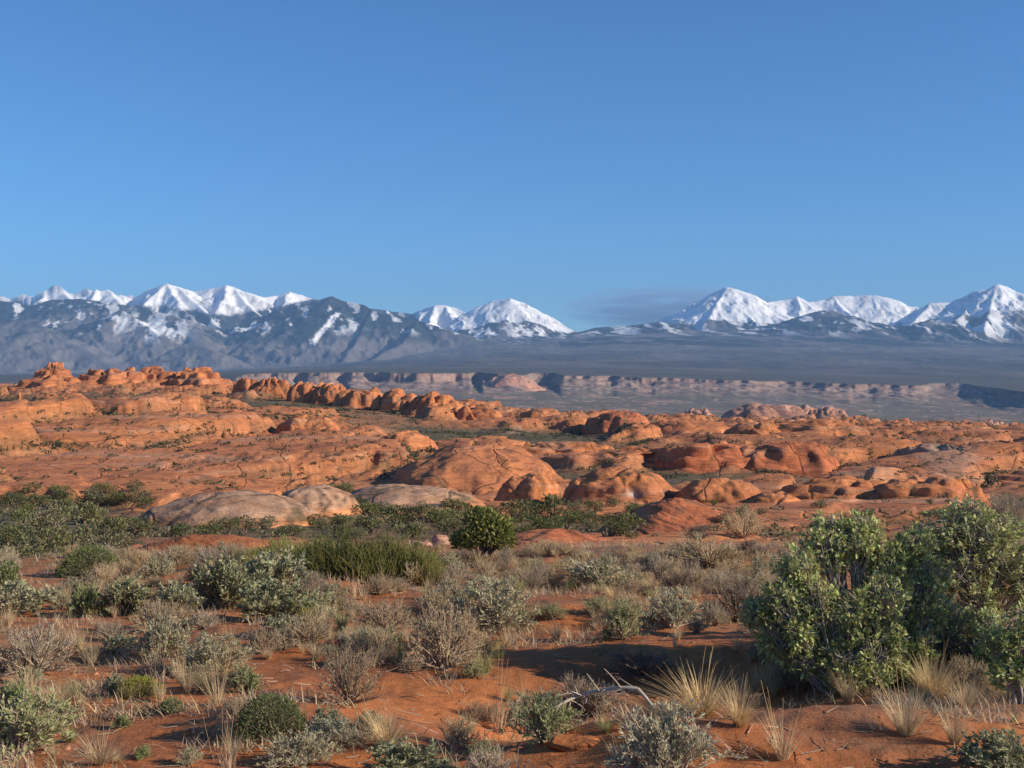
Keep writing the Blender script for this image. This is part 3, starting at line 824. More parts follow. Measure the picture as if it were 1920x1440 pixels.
RB('sandstone_dome', 'broad high orange sandstone dome left of the green flat', 690, 1060, 837, 965, 235, 0.75, 2.60, 30, nu=150, nv=70, lumps=.10)
RB('sandstone_dome', 'lower shoulder dome between the broad orange dome and the three domes', 925, 1064, 888, 960, 222, 0.62, 1.08, 33)
RB('sandstone_mound', 'low red brown rock mound with dark overhang right of the left juniper thicket', 167, 523, 1006, 1066, 62, 1.30, 0.75, 36, 'sand', lumps=.10)
RB('sandstone_mound', 'bare red mound at the left edge in front of the juniper thicket', -54, 156, 1062, 1120, 39, 1.23, 0.90, 39, 'sand', lumps=.06)
RB('sandstone_block', 'squared smooth block at the right end of the long left slickrock slope', 504, 632, 777, 830, 465, 0.55, 0.90, 42, groove=0.044)
RB('sandstone_swell', 'long smooth orange swell on the left slickrock slope below the scrub band', 158, 347, 759, 830, 555, 1.61, 1.92, 45)
RB('sandstone_swell', 'orange swell with a scrub filled cleft right of the long smooth one', 314, 481, 767, 840, 530, 1.44, 1.92, 48, groove=0.055)
RB('sandstone_swell', 'gentle wide orange swell at the left edge of the slickrock slope', -79, 209, 790, 860, 430, 1.70, 1.92, 50)
RB('sandstone_swell', 'low orange swell under the scrub filled cleft, mid slope', 441, 654, 851, 905, 300, 1.53, 1.76, 52)
RB('sandstone_swell', 'wide low swell left of the pale slabs at the foot of the slope', 108, 442, 883, 935, 250, 1.70, 1.44, 54)
RB('sandstone_dome', 'small peaked dome above the near end of the upper scrub flat', 685, 815, 808, 860, 400, 0.62, 1.35, 56)
# far ridge on the left skyline
RB('sandstone_butte', 'pointed red butte on the left skyline', 39, 127, 679, 735, 1150, 0.98, 0.80, 60, groove=0.06, ledge=4)
RB('sandstone_butte', 'broad stepped base block left of the pointed butte on the skyline', -13, 157, 702, 748, 1120, 0.60, 0.80, 61, groove=0.05, ledge=4)
RB('sandstone_ridge', 'broken red ridge just right of the pointed butte', 87, 268, 691, 752, 1150, 0.70, 0.90, 63, groove=0.1, ledge=5, lumps=.2)
RB('sandstone_ridge', 'broken red ridge in the middle of the left skyline, brush on its crest', 172, 348, 686, 752, 1180, 0.65, 0.90, 66, groove=0.11, ledge=5, lumps=.2)
RB('sandstone_ridge', 'right end of the broken red ridge, sloping down to the valley gap', 275, 423, 688, 750, 1160, 0.80, 0.90, 69, groove=0.1, ledge=5, lumps=.2)
RB('sandstone_fin', 'left of two tall red fins standing right of the broken ridge', 430, 490, 708, 752, 1060, 0.50, 0.90, 72, groove=0.1, lumps=.2)
RB('sandstone_fin', 'right of two tall red fins standing right of the broken ridge', 462, 540, 707, 752, 1050, 0.55, 0.90, 74, groove=0.125, lumps=.2, lean=.1)
RB('sandstone_fin', 'left fin of the second red pair against the distant cliffs', 538, 600, 715, 754, 1000, 0.55, 0.90, 76, groove=0.1, lumps=.18)
RB('sandstone_fin', 'right fin of the second red pair against the distant cliffs', 577, 647, 717, 758, 990, 0.55, 0.90, 78, groove=0.14, lumps=.2)
RB('sandstone_cliff', 'low knobby red cliff right of the second pair of fins', 619, 731, 726, 775, 950, 0.50, 0.90, 80, groove=0.15, lumps=.22)
RB('sandstone_cliff', 'long grooved red cliff on the skyline, left part', 678, 802, 728, 790, 900, 0.50, 0.90, 82, groove=0.15, lumps=.2)
RB('sandstone_cliff', 'long grooved red cliff on the skyline, falling away to the right', 753, 874, 734, 800, 860, 0.60, 0.90, 84, groove=0.15, lumps=.2)
RB('sandstone_cliff', 'lower outcrop right of the long grooved cliff', 833, 952, 758, 806, 830, 0.60, 0.90, 86, groove=0.125, lumps=.2)
RB('sandstone_spire', 'thin red spire at the left edge under the skyline', 16, 50, 736, 805, 620, 0.70, 0.90, 88, groove=0.11, lumps=.25)
RB('sandstone_hump', 'knob at the foot of the thin spire', -19, 85, 768, 815, 615, 0.80, 0.80, 90, groove=0.11, lumps=.2)
# right half
RB('sandstone_dome', 'red dome behind the upper scrub flat, left of the bare red one', 956, 1074, 766, 806, 740, 0.62, 1.22, 92, groove=0.0825)
RB('sandstone_dome', 'bare red dome behind the upper scrub flat, middle of the picture', 1104, 1228, 770, 816, 640, 0.62, 1.22, 94, 'red')
RB('sandstone_ledge', 'long red ledge between the two scrub flats', 922, 1168, 828, 864, 384, 0.60, 0.60, 96, groove=0.11, ledge=3, lumps=.2)
RB('sandstone_ledge', 'broken ledge with dark caves behind the green flat', 1093, 1327, 838, 872, 362, 0.60, 0.60, 98, groove=0.138, ledge=3, lumps=.22, alcove=[(-.55, .3, .12, .5, .5), (.1, .35, .25, .4, .5)])
RB('sandstone_cliff', 'left half of the glowing red cliff behind the green flat', 1244, 1454, 830, 888, 352, 0.60, 0.70, 100, 'red', groove=0.066, ledge=2)
RB('sandstone_cliff', 'right half of the glowing red cliff, dark stain on its face', 1386, 1594, 828, 890, 350, 0.62, 0.70, 102, 'red', groove=0.0825, alcove=[(-.35, .6, .2, .25, .3), (.3, .5, .15, .4, .2)])
RB('sandstone_dome', 'highest dome on the right half of the slickrock horizon', 1467, 1669, 785, 845, 560, 0.62, 1.22, 104, groove=0.066)
RB('sandstone_dome', 'notched dome left of the highest one on the right', 1364, 1502, 790, 838, 570, 0.62, 1.08, 106, groove=0.165)
RB('sandstone_dome', 'low wide dome left of the notched dome on the slickrock horizon', 1206, 1414, 788, 836, 600, 0.62, 1.22, 108, groove=0.066)
RB('sandstone_dome', 'grey topped dome with a black cleft at its left, far right', 1718, 1892, 832, 900, 395, 0.62, 1.35, 110, 'grey', groove=0.033)
RB('sandstone_dome', 'orange dome at the right edge of the view', 1829, 2011, 826, 905, 385, 0.62, 1.35, 112)
RB('sandstone_dome', 'small dome left of the grey topped dome', 1645, 1777, 824, 870, 450, 0.62, 1.22, 114)
RB('sandstone_hump', 'small round knob in scrub right of the glowing cliff', 1575, 1647, 866, 898, 395, 0.70, 0.90, 116)
RB('sandstone_swell', 'long bare swell below the grey topped dome', 1620, 1920, 874, 920, 350, 1.61, 1.44, 118)
RB('sandstone_ledge', 'broken ledgy slope behind the big green shrub', 1454, 1766, 897, 968, 200, 0.62, 0.80, 120, ledge=4, lumps=.18, groove=0.066)
RB('sandstone_ledge', 'rough ledgy slope behind the big green shrub, farther right', 1662, 1908, 892, 975, 195, 0.62, 0.90, 122, ledge=4, lumps=.18, groove=0.066)
RB('sandstone_outcrop', 'long pinkish outcrop on the valley floor below the mesa', 1375, 1530, 756, 782, 2500, 0.55, 0.50, 124, 'pink', groove=0.25, lumps=.25)
RB('sandstone_outcrop', 'small pinkish outcrop right of the long one on the valley floor', 1526, 1594, 762, 784, 2400, 0.60, 0.60, 126, 'pink', groove=0.25, lumps=.25)
RB('sandstone_outcrop', 'small pinkish outcrop left of the long one on the valley floor', 1286, 1344, 766, 784, 2400, 0.65, 0.60, 128, 'pink', groove=0.25, lumps=.25)
RB('sandstone_outcrop', 'pale knobs on the valley floor far to the right', 1825, 1901, 786, 812, 1900, 0.65, 0.60, 130, 'pink', groove=0.25, lumps=.28)
RB('sandstone_nose', 'smooth pink sandstone nose at the foot of the mesa between two dark canyons', 903, 1015, 700, 732, 7600, 0.95, 0.80, 132, 'pink', lumps=.08)
# ================================================================== PLANT BUILDERS
def unit(v):
    return v / np.maximum(np.linalg.norm(v, axis=-1, keepdims=True), 1e-9)

def vary(g, col, n, amt=0.22, hue=0.08):
    c = np.asarray(col, float)[None] * (1 + amt * g.uniform(-1, 1, (n, 1))) * (1 + hue * g.uniform(-1, 1, (n, 3)))
    return np.clip(c, 0.004, 0.95)

def tubes(geo, P0, P1, P2, r0, r1, col, segs=3, sides=3):
    """curved tapering stems: quadratic curves P0-P1-P2, arrays (n,3)"""
    P0, P1, P2 = (np.asarray(a, float) for a in (P0, P1, P2))
    n = len(P0)
    if n == 0: return
    r0 = np.broadcast_to(np.asarray(r0, float), (n,)); r1 = np.broadcast_to(np.asarray(r1, float), (n,))
    V = []
    for k in range(segs + 1):
        t = k / segs
        p = (1 - t) ** 2 * P0 + 2 * t * (1 - t) * P1 + t * t * P2
        tg = unit(2 * (1 - t) * (P1 - P0) + 2 * t * (P2 - P1) + 1e-6)
        a = unit(np.cross(tg, np.array([0.31, 0.87, 0.38])[None])); b = np.cross(tg, a)
        r = (r0 + (r1 - r0) * t)[:, None]
        for s in range(sides):
            an = 2 * math.pi * s / sides
            V.append(p + r * (math.cos(an) * a + math.sin(an) * b))
    V = np.stack(V, 1)                                   # n, (segs+1)*sides, 3
    m = (segs + 1) * sides
    f = []
    for k in range(segs):
        for s in range(sides):
            s2 = (s + 1) % sides
            f.append((k * sides + s, k * sides + s2, (k + 1) * sides + s2, (k + 1) * sides + s))
    f = np.array(f)
    fs = (np.arange(n)[:, None, None] * m + f[None]).reshape(-1, 4)
    c = np.asarray(col, float)
    if c.ndim == 1: c = np.tile(c, (n, 1))
    geo.add(V.reshape(-1, 3), [fs], np.repeat(c, m, 0))

def kites(geo, P, D, L, W, col, g, fold=0.25):
    n = len(P)
    D = unit(D); nr = unit(np.cross(D, unit(g.normal(size=(n, 3)))))
    side = np.cross(D, nr)
    L = np.broadcast_to(np.asarray(L, float), (n,))[:, None]; W = np.broadcast_to(np.asarray(W, float), (n,))[:, None]
    tip = P + D * L; mid = P + D * L * 0.5
    a = mid + side * W * .5 + nr * W * fold; b = mid - side * W * .5 + nr * W * fold
    V = np.stack([P, a, tip, b], 1).reshape(-1, 3)
    i = np.arange(n)[:, None] * 4
    geo.add(V, [np.concatenate([i + [0, 1, 2], i + [0, 2, 3]])], np.repeat(col, 4, 0))

def ovals(geo, P, D, Nr, L, W, col):
    """broad folded leaves: 7 corners, two halves along the midrib"""
    n = len(P)
    D = unit(D); side = unit(np.cross(D, Nr)); nr = np.cross(side, D)
    L = np.broadcast_to(np.asarray(L, float), (n,))[:, None]; W = np.broadcast_to(np.asarray(W, float), (n,))[:, None]
    tip = P + D * L - nr * L * .10; m1 = P + D * L * .5 + nr * L * .02
    a1 = P + D * L * .30 + side * W * .42 + nr * W * .18; a2 = P + D * L * .70 + side * W * .46 + nr * W * .14
    b1 = P + D * L * .30 - side * W * .42 + nr * W * .18; b2 = P + D * L * .70 - side * W * .46 + nr * W * .14
    V = np.stack([P, a1, a2, tip, b2, b1, m1], 1).reshape(-1, 3)
    i = np.arange(n)[:, None] * 7
    q = np.concatenate([i + [0, 1, 2, 6], i + [6, 2, 3, 4], i + [0, 6, 4, 5]])
    geo.add(V, [q], np.repeat(col, 7, 0))

def blades(geo, P, D, bend, L, W, col, segs=3):
    n = len(P)
    D = unit(D)
    side = unit(np.cross(D, bend + 1e-4))
    L = L[:, None]; W = W[:, None]
    V = []
    for k in range(segs + 1):
        t = k / segs
        p = P + D * L * t + bend * L * t * t
        w = W * (1 - 0.9 * t ** 1.5) * .5
        V += [p - side * w, p + side * w]
    V = np.stack(V, 1); m = 2 * (segs + 1)
    f = np.array([(2 * k, 2 * k + 1, 2 * k + 3, 2 * k + 2) for k in range(segs)])
    geo.add(V.reshape(-1, 3), [(np.arange(n)[:, None, None] * m + f[None]).reshape(-1, 4)], np.repeat(col, m, 0))

def dirs_up(g, n, lo=0.15, hi=1.0, power=1.0):
    """directions of the upper half sphere; lo..hi is the sine of the elevation"""
    a = g.uniform(0, 2 * np.pi, n); s = lo + (hi - lo) * g.uniform(0, 1, n) ** power
    c = np.sqrt(np.maximum(0, 1 - s * s))
    return np.stack([c * np.cos(a), c * np.sin(a), s], 1)

def bush(seed, twig_c, leaf_c, n_main=46, n_sub=6, leaves=2600, leafL=.055, leafW=.016, up=0.55, h=0.62, ragged=0.28, leaf_from=0.45, twig_r=.010, tuft=0.0):
    """shrub of unit width: returns stems mesh, foliage mesh. Stems fan from the root, foliage follows the twigs"""
    g = np.random.default_rng(seed)
    st, lf = Geo(), Geo()
    d = dirs_up(g, n_main, 0.10, 1.0, 0.8)
    lobes = dirs_up(g, 6, 0.2, 1.0)
    ln = 1 - ragged * g.uniform(0, 1, n_main) + 0.16 * np.max(d @ lobes.T, 1) ** 6
    tip = d * ln[:, None] * np.array([.5, .5, h])[None]
    root = g.normal(size=(n_main, 3)) * np.array([.035, .035, 0]) 
    mid = root + (tip - root) * 0.5 + np.array([0, 0, 1.0]) * (0.06 * up) + g.normal(size=(n_main, 3)) * .035
    tubes(st, root, mid, tip, twig_r * 1.5, twig_r * .35, vary(g, twig_c, n_main, .25), 4, 4)
    # side twigs
    k = np.repeat(np.arange(n_main), n_sub); n = len(k)
    t = g.uniform(.35, .95, n)[:, None]
    p = (1 - t) ** 2 * root[k] + 2 * t * (1 - t) * mid[k] + t * t * tip[k]
    sd = unit(unit(tip[k] - root[k]) * .9 + g.normal(size=(n, 3)) * .55 + np.array([0, 0, up * .7]))
    sl = g.uniform(.07, .20, n)[:, None]
    e = p + sd * sl
    e[:, 2] = np.maximum(e[:, 2], .01)
    m2 = (p + e) / 2 + g.normal(size=(n, 3)) * .012
    tubes(st, p, m2, e, twig_r * .5, twig_r * .22, vary(g, twig_c, n, .3), 2, 3)
    if leaves:
        j = g.integers(0, n, leaves); tt = g.uniform(leaf_from, 1.02, leaves)[:, None]
        q = p[j] + (e[j] - p[j]) * tt + g.normal(size=(leaves, 3)) * .006
        dd = unit(sd[j] * .8 + g.normal(size=(leaves, 3)) * .6 + np.array([0, 0, .25]))
        kites(lf, q, dd, leafL * g.uniform(.6, 1.3, leaves), leafW * g.uniform(.7, 1.3, leaves), vary(g, leaf_c, leaves, .3, .07), g)
    return st, lf

def tuft(seed, col, n=170, h=.75, spread=.5, w=.012, stalks=0, droop=.55):
    g = np.random.default_rng(seed)
    ge = Geo()
    a = g.uniform(0, 2 * np.pi, n); rr = .10 * np.sqrt(g.uniform(0, 1, n))
    P = np.stack([rr * np.cos(a), rr * np.sin(a), np.zeros(n)], 1)
    s = spread * g.uniform(.15, 1, n) ** .8
    a2 = a + g.normal(size=n) * .5
    D = unit(np.stack([s * np.cos(a2), s * np.sin(a2), np.ones(n) * .85], 1))
    L = h * g.uniform(.45, 1.05, n)
    bend = np.stack([np.cos(a2), np.sin(a2), -np.ones(n) * .55], 1) * (droop * s * g.uniform(.2, 1.0, n))[:, None]
    blades(ge, P, D, bend, L, w * g.uniform(.6, 1.4, n), vary(g, col, n, .28, .05), 4)
    if stalks:
        D = unit(np.stack([.22 * g.normal(size=stalks), .22 * g.normal(size=stalks), np.ones(stalks)], 1))
        P = g.normal(size=(stalks, 3)) * np.array([.05, .05, 0])
        L = h * g.uniform(1.1, 1.7, stalks)
        e = P + D * L[:, None]
        tubes(ge, P, (P + e) / 2 + g.normal(size=(stalks, 3)) * .03, e, .006, .0025, vary(g, np.array(col) * np.array((1, .92, .85)), stalks), 4, 3)
    return ge

def broom(seed, col, twig_c, n=620, h=.42, fine=.0055):
    """dense upright green stems, as a mound of unit width"""
    g = np.random.default_rng(seed)
    st, lf = Geo(), Geo()
    a = g.uniform(0, 2 * np.pi, n); rr = .40 * np.sqrt(g.uniform(0, 1, n))
    P = np.stack([rr * np.cos(a), rr * np.sin(a), np.zeros(n)], 1)
    hh = h * (1 - .5 * (rr / .40) ** 2) * g.uniform(.45, 1.08, n) * (1 + .6 * fbm(P[:, 0] * 6 + seed, P[:, 1] * 5, 2, seed))
    out = .30 * (rr / .4)
    e = P + np.stack([np.cos(a) * out * .75, np.sin(a) * out * .75, hh], 1) + g.normal(size=(n, 3)) * np.array([.07, .07, .0])
    m = (P + e) / 2 + g.normal(size=(n, 3)) * .02
    tubes(lf, P + (e - P) * .05, m, e, fine, fine * .5, vary(g, col, n, .42, .14), 3, 3)
    k = np.repeat(np.arange(n), 3); t = g.uniform(.35, .85, len(k))[:, None]
    p = P[k] + (e[k] - P[k]) * t
    q = p + unit(g.normal(size=(len(k), 3)) * .35 + np.array([0, 0, 1.0])) * g.uniform(.06, .14, len(k))[:, None]
    tubes(lf, p, (p + q) / 2, q, fine * .7, fine * .35, vary(g, col, len(k), .3, .08), 1, 3)
    s = 40
    P = g.normal(size=(s, 3)) * np.array([.12, .12, 0]); e = P * 1.6 + np.array([0, 0, 1]) * g.uniform(.1, .25, s)[:, None]
    tubes(st, P, (P + e) / 2, e, .010, .005, vary(g, twig_c, s), 2, 3)
    return st, lf

def juniper(seed, col, h=.8, n=900, leaf=.055, lobes=9, trunk_c=(.16, .12, .09)):
    """small evergreen of unit width: crown of leafy clumps round crooked limbs"""
    g = np.random.default_rng(seed)
    st, lf = Geo(), Geo()
    d = dirs_up(g, lobes, .05, 1.0)
    c = d * np.array([.33, .33, h * .55]) * g.uniform(.7, 1.15, lobes)[:, None] + np.array([0, 0, h * .28])
    rad = g.uniform(.14, .24, lobes)
    root = g.normal(size=(lobes, 3)) * np.array([.03, .03, 0]) - np.array([0, 0, .05])
    tubes(st, root, (root + c) / 2 + g.normal(size=(lobes, 3)) * .04, c, .03, .008, vary(g, trunk_c, lobes), 4, 5)
    j = g.integers(0, lobes, n)
    v = unit(g.normal(size=(n, 3))) * (g.uniform(.35, 1, n) ** .5)[:, None]
    p = c[j] + v * rad[j][:, None] * np.array([1, 1, .8])
    p[:, 2] = np.maximum(p[:, 2], .02)
    shade = vary(g, col, n, .35, .10) * (1 + .18 * g.uniform(-1, 1, lobes))[j][:, None]
    kites(lf, p, unit(v + g.normal(size=(n, 3)) * .5 + np.array([0, 0, .5])), leaf * g.uniform(.7, 1.5, n), leaf * .55 * g.uniform(.7, 1.3, n), np.clip(shade, .004, .9), g)
    return st, lf

def cushion(seed, col, n=4200, h=.62):
    g = np.random.default_rng(seed)
    st, lf = Geo(), Geo()
    d = dirs_up(g, 220, .02, 1)
    k = 1 + .10 * fbm(d[:, 0] * 2.5 + seed, d[:, 1] * 2.5, 3, seed)
    tip = d * np.array([.48, .48, h]) * k[:, None]
    P = g.normal(size=(220, 3)) * np.array([.04, .04, 0])
    tubes(st, P, (P + tip) / 2 + g.normal(size=(220, 3)) * .03, tip * .96, .009, .003, vary(g, (.16, .12, .09), 220), 3, 3)
    d = dirs_up(g, n, .0, 1)
    k = (1 + .12 * fbm(d[:, 0] * 2.5 + seed, d[:, 1] * 2.5, 3, seed) + .07 * fbm(d[:, 0] * 8, d[:, 1] * 8 + d[:, 2] * 5, 2, seed + 1)) * g.uniform(.80, 1.02, n)
    p = d * np.array([.48, .48, h]) * k[:, None] + np.array([0, 0, .015])
    kites(lf, p, unit(d + g.normal(size=(n, 3)) * .5 + np.array([0, 0, .4])), .05 * g.uniform(.6, 1.3, n), .017, vary(g, col, n, .35, .08), g)
    return st, lf

def leafy(seed, lobes, leaf_c, twig_c, leafL=.055, per=14, tips_per=60, extra_twigs=0):
    """broadleaf shrub in metres; lobes: (x, y, z, rx, ry, rz). Stems grow from the root into every lobe, leaves sit in rosettes."""
    g = np.random.default_rng(seed)
    st, lf = Geo(), Geo()
    for (x, y, z, rx, ry, rz) in lobes:
        c = np.array([x, y, z]); rad = np.array([rx, ry, rz])
        root = np.array([x * .25, y * .25, -.05]) + g.normal(size=3) * np.array([.05, .05, 0])
        nb = 7
        d = unit(g.normal(size=(nb, 3)))
        b1 = c + d * rad * g.uniform(.3, .6, (nb, 1))
        b1[:, 2] = np.maximum(b1[:, 2], .06)
        r0 = np.tile(root, (nb, 1)) + g.normal(size=(nb, 3)) * np.array([.05, .05, 0])
        mid = r0 + (b1 - r0) * .5 + g.normal(size=(nb, 3)) * .06
        tubes(st, r0, mid, b1, .014, .007, vary(g, twig_c, nb, .2), 6, 5)
        nt = tips_per
        v = unit(g.normal(size=(nt, 3))) * (g.uniform(.25, 1, nt) ** .4)[:, None]
        tip = c + v * rad
        tip[:, 2] = np.maximum(tip[:, 2], .05 + .1 * g.uniform(0, 1, nt))
        j = g.integers(0, nb, nt); t = g.uniform(.5, 1, nt)[:, None]
        q = (1 - t) ** 2 * r0[j] + 2 * t * (1 - t) * mid[j] + t * t * b1[j]
        m = (q + tip) / 2 + g.normal(size=(nt, 3)) * .04
        tubes(st, q, m, tip, .006, .0025, vary(g, twig_c, nt, .25), 4, 4)
        # rosettes: several along the outer half of each twig
        n = nt * per
        k = np.repeat(np.arange(nt), per)
        tt = 1 - .45 * g.uniform(0, 1, n)[:, None] ** 1.6
        pos = (1 - tt) ** 2 * q[k] + 2 * tt * (1 - tt) * m[k] + tt * tt * tip[k]
        ax = unit(tip[k] - m[k])
        out = unit(g.normal(size=(n, 3)) + ax * .7 + np.array([0, 0, .35]))
        pet = pos + out * .018
        nr = unit(np.array([.25, -.15, 1.0]) + g.normal(size=(n, 3)) * .55)
        ovals(lf, pet, out, nr, leafL * g.uniform(.42, 1.25, n), leafL * .50 * g.uniform(.55, 1.2, n), vary(g, leaf_c, n, .38, .12))
        if extra_twigs:
            ne = extra_twigs
            v = unit(g.normal(size=(ne, 3)) + np.array([0, 0, .4]))
            e = c + v * rad * g.uniform(.7, 1.12, (ne, 1)); e[:, 2] = np.maximum(e[:, 2], .05)
            j = g.integers(0, nb, ne)
            tubes(st, b1[j], (b1[j] + e) / 2 + g.normal(size=(ne, 3)) * .05, e, .0045, .002, vary(g, twig_c, ne, .25), 4, 3)
    return st, lf
# ================================================================== PLANTS IN PLACE
SAGE_T = (.38, .31, .23); SAGE_L = (.42, .385, .235); DRY_T = (.42, .31, .22); DRY_L = (.44, .34, .20)
STRAW = (.66, .48, .25); PALEWOOD = (.42, .355, .285)

class Proto:
    """one kind of plant: meshes of unit width shared by all its copies"""
    def __init__(s, name, cat, words_, stems, foliage, mat_leaf, hgt):
        s.name, s.cat, s.words, s.h = name, cat, words_, hgt
        s.stems = stems.mesh(name + '_stems', M_wood) if stems else None
        s.leaves = foliage.mesh(name + '_foliage', mat_leaf, False) if foliage and foliage.n else None

def put(p, x, y, z, w, h, label, group=None, rot=None, lean=0.0):
    rot = random.uniform(0, 6.283) if rot is None else rot
    s_ = random.uniform(.82, 1.22)
    sc = (w * s_, w / s_, h / p.h)
    if p.name not in ('juniper_bush', 'cushion_shrub', 'broom_shrub'): lean = random.uniform(-.14, .14)
    if p.stems is None:
        o = link(bpy.data.objects.new(p.name, p.leaves))
        o.location = (x, y, z - .01 * h); o.rotation_euler = (lean, 0, rot); o.scale = sc
        tag(o, label, p.cat, group)
        return o
    o = link(bpy.data.objects.new(p.name, None))
    o.empty_display_size = 0.1
    o.location = (x, y, z - .01 * h); o.rotation_euler = (lean, 0, rot); o.scale = sc
    tag(o, label, p.cat, group)
    link(bpy.data.objects.new('stems', p.stems), o)
    if p.leaves is not None:
        link(bpy.data.objects.new('foliage', p.leaves), o)
    return o

def B(name, cat, words_, geo, mat, h):
    st, lf = geo
    return Proto(name, cat, words_, st, lf, mat, h)

sage = [B('sagebrush', 'sagebrush', w_, bush(s_, SAGE_T, l_, 50, 7, 3000, .060, .018, .6, h_, .3), M_leaf, h_)
        for s_, w_, l_, h_ in ((11, 'grey green sagebrush', SAGE_L, .62), (12, 'silvery grey sagebrush', (.46, .43, .29), .55), (13, 'dull green sagebrush', (.34, .35, .165), .66), (14, 'grey green sagebrush', SAGE_L, .5))]
dry = [B('dry_shrub', 'dry shrub', w_, bush(s_, t_, l_, 64, 8, n_, .035, .010, .8, h_, .3, .5, .009), M_dry, h_)
       for s_, w_, t_, l_, n_, h_ in ((21, 'brownish grey twiggy shrub', (.36, .265, .185), DRY_L, 2200, .6), (22, 'pale grey twiggy shrub', (.40, .32, .24), (.40, .33, .22), 1800, .55), (23, 'dark brown twiggy shrub', (.22, .16, .13), (.24, .19, .12), 1600, .58), (24, 'blond twiggy shrub', (.48, .36, .23), (.54, .41, .23), 2600, .58))]
salt = [B('saltbush', 'saltbush', w_, bush(s_, (.25, .22, .17), l_, 44, 6, 2600, .075, .030, .4, h_, .32), M_leaf, h_)
        for s_, w_, l_, h_ in ((31, 'leafy grey green saltbush', (.32, .315, .17), .55), (32, 'leafy green saltbush', (.27, .31, .125), .5), (33, 'pale leafy saltbush', (.38, .365, .215), .6))]
grass = [Proto('grass_clump', 'grass clump', w_, None, tuft(s_, c_, n_, h_, sp, wd, st, dr), M_dry, h_)
         for s_, w_, c_, n_, h_, sp, wd, st, dr in ((41, 'golden bunch grass clump', STRAW, 320, .8, .85, .009, 4, .75), (42, 'straw coloured grass clump', (.60, .46, .28), 240, .8, .65, .009, 5, .6),
                                                (43, 'thin blond grass clump', (.66, .50, .30), 120, .9, .55, .009, 6, .5), (44, 'greenish straw grass clump', (.40, .38, .16), 230, .7, .75, .010, 2, .6))]
stalk = [Proto('grass_stalks', 'grass stalks', 'tall bare dry stalks', None, tuft(s_, (.62, .46, .30), 40, .5, .4, .012, n_, .3), M_dry, .8) for s_, n_ in ((51, 9), (52, 5))]
ephedra = [B('broom_shrub', 'green shrub', 'bright green broom like shrub', broom(s_, (.24, .235, .075), (.26, .2, .14), 700, .46), M_leaf, .46) for s_ in (61, 62, 63)]
cush = [B('cushion_shrub', 'cushion shrub', 'round dark green cushion shrub', cushion(s_, (.15, .175, .07)), M_leaf, .62) for s_ in (71,)]
matp = [B('mat_plant', 'mat plant', 'low yellow green mat plant', cushion(s_, (.33, .32, .07), 2600, .35), M_leaf, .35) for s_ in (75,)]
junis = [B('juniper_bush', 'juniper', 'dark green juniper bush', juniper(s_, c_, h_, 900, .06, 9), M_leaf, h_)
         for s_, c_, h_ in ((81, (.165, .165, .068), .75), (82, (.145, .155, .064), .9), (83, (.19, .18, .08), .6), (84, (.16, .17, .06), .8), (85, (.21, .19, .10), .55))]

LAND = [  # things one can find in the picture: words, column, row
 ('the big leafy shrub', 1610, 1130), ('the round cushion shrub', 503, 1345), ('the broom shrubs', 690, 1060), ('the dead white branch', 1170, 1330),
 ('the low mat plant', 255, 1300), ('the bottom left sand', 330, 1370), ('the left edge mound', 70, 1095), ('the juniper at the slope edge', 908, 1000),
 ('the pinkish rock slab', 815, 1030), ('the red hump', 1050, 1020), ('the smooth mound', 1300, 985), ('the shaded hollow', 1100, 1260), ('the long cream slab', 395, 960),
 ('the big golden grass', 1320, 1320), ('the round twiggy shrub', 650, 1260), ('the leafy saltbush row', 450, 1120), ('the tall wispy shrub', 830, 1200)]
USED = {}

def rel(px, py, lm):
    _, lx, ly = lm
    dx = px - lx; dy = (py - ly) * 2.2
    if abs(dx) > 1.6 * abs(dy): return 'left of' if dx < 0 else 'right of'
    if abs(dy) > 1.6 * abs(dx): return 'behind' if dy < 0 else 'in front of'
    return ('behind and left of' if dx < 0 else 'behind and right of') if dy < 0 else ('in front and left of' if dx < 0 else 'in front and right of')

def auto_label(words_, px, py, wpx):
    size = 'small' if wpx < 55 else 'middling' if wpx < 95 else 'large'
    ls = sorted(LAND, key=lambda l: (px - l[1]) ** 2 + (2 * (py - l[2])) ** 2)
    opts = [f'{size} {words_} {rel(px, py, ls[0])} {ls[0][0]}']
    far_ = 'close' if abs(px - ls[0][1]) + 2 * abs(py - ls[0][2]) < 240 else 'well'
    opts.append(f'{size} {words_} {far_} {rel(px, py, ls[0])} {ls[0][0]}')
    for k in range(1, 10):
        opts.append(f'{size} {words_} {rel(px, py, ls[0])} {ls[0][0]} and {rel(px, py, ls[k])} {ls[k][0]}')
    for k in range(1, 7):
        opts.append(f'{size} {words_} between {ls[0][0]} and {ls[k][0]}')
    for t in opts:
        n = len(t.split())
        if t not in USED and n <= 16:
            USED[t] = 1
            return t
    return opts[0]

HAND = []
def hand(p, px, py, wpx, hpx, label, group=None, rot=None):
    if p.name in ('sagebrush', 'saltbush', 'dry_shrub'): wpx *= .9; hpx *= .88
    x, y, z = find_ground(px, py)
    D = y
    w = wpx * D / F; h = hpx * D / F
    put(p, x, y, z, w, h, label, group, rot)
    USED[label] = 1
    HAND.append((px, py, wpx, hpx))

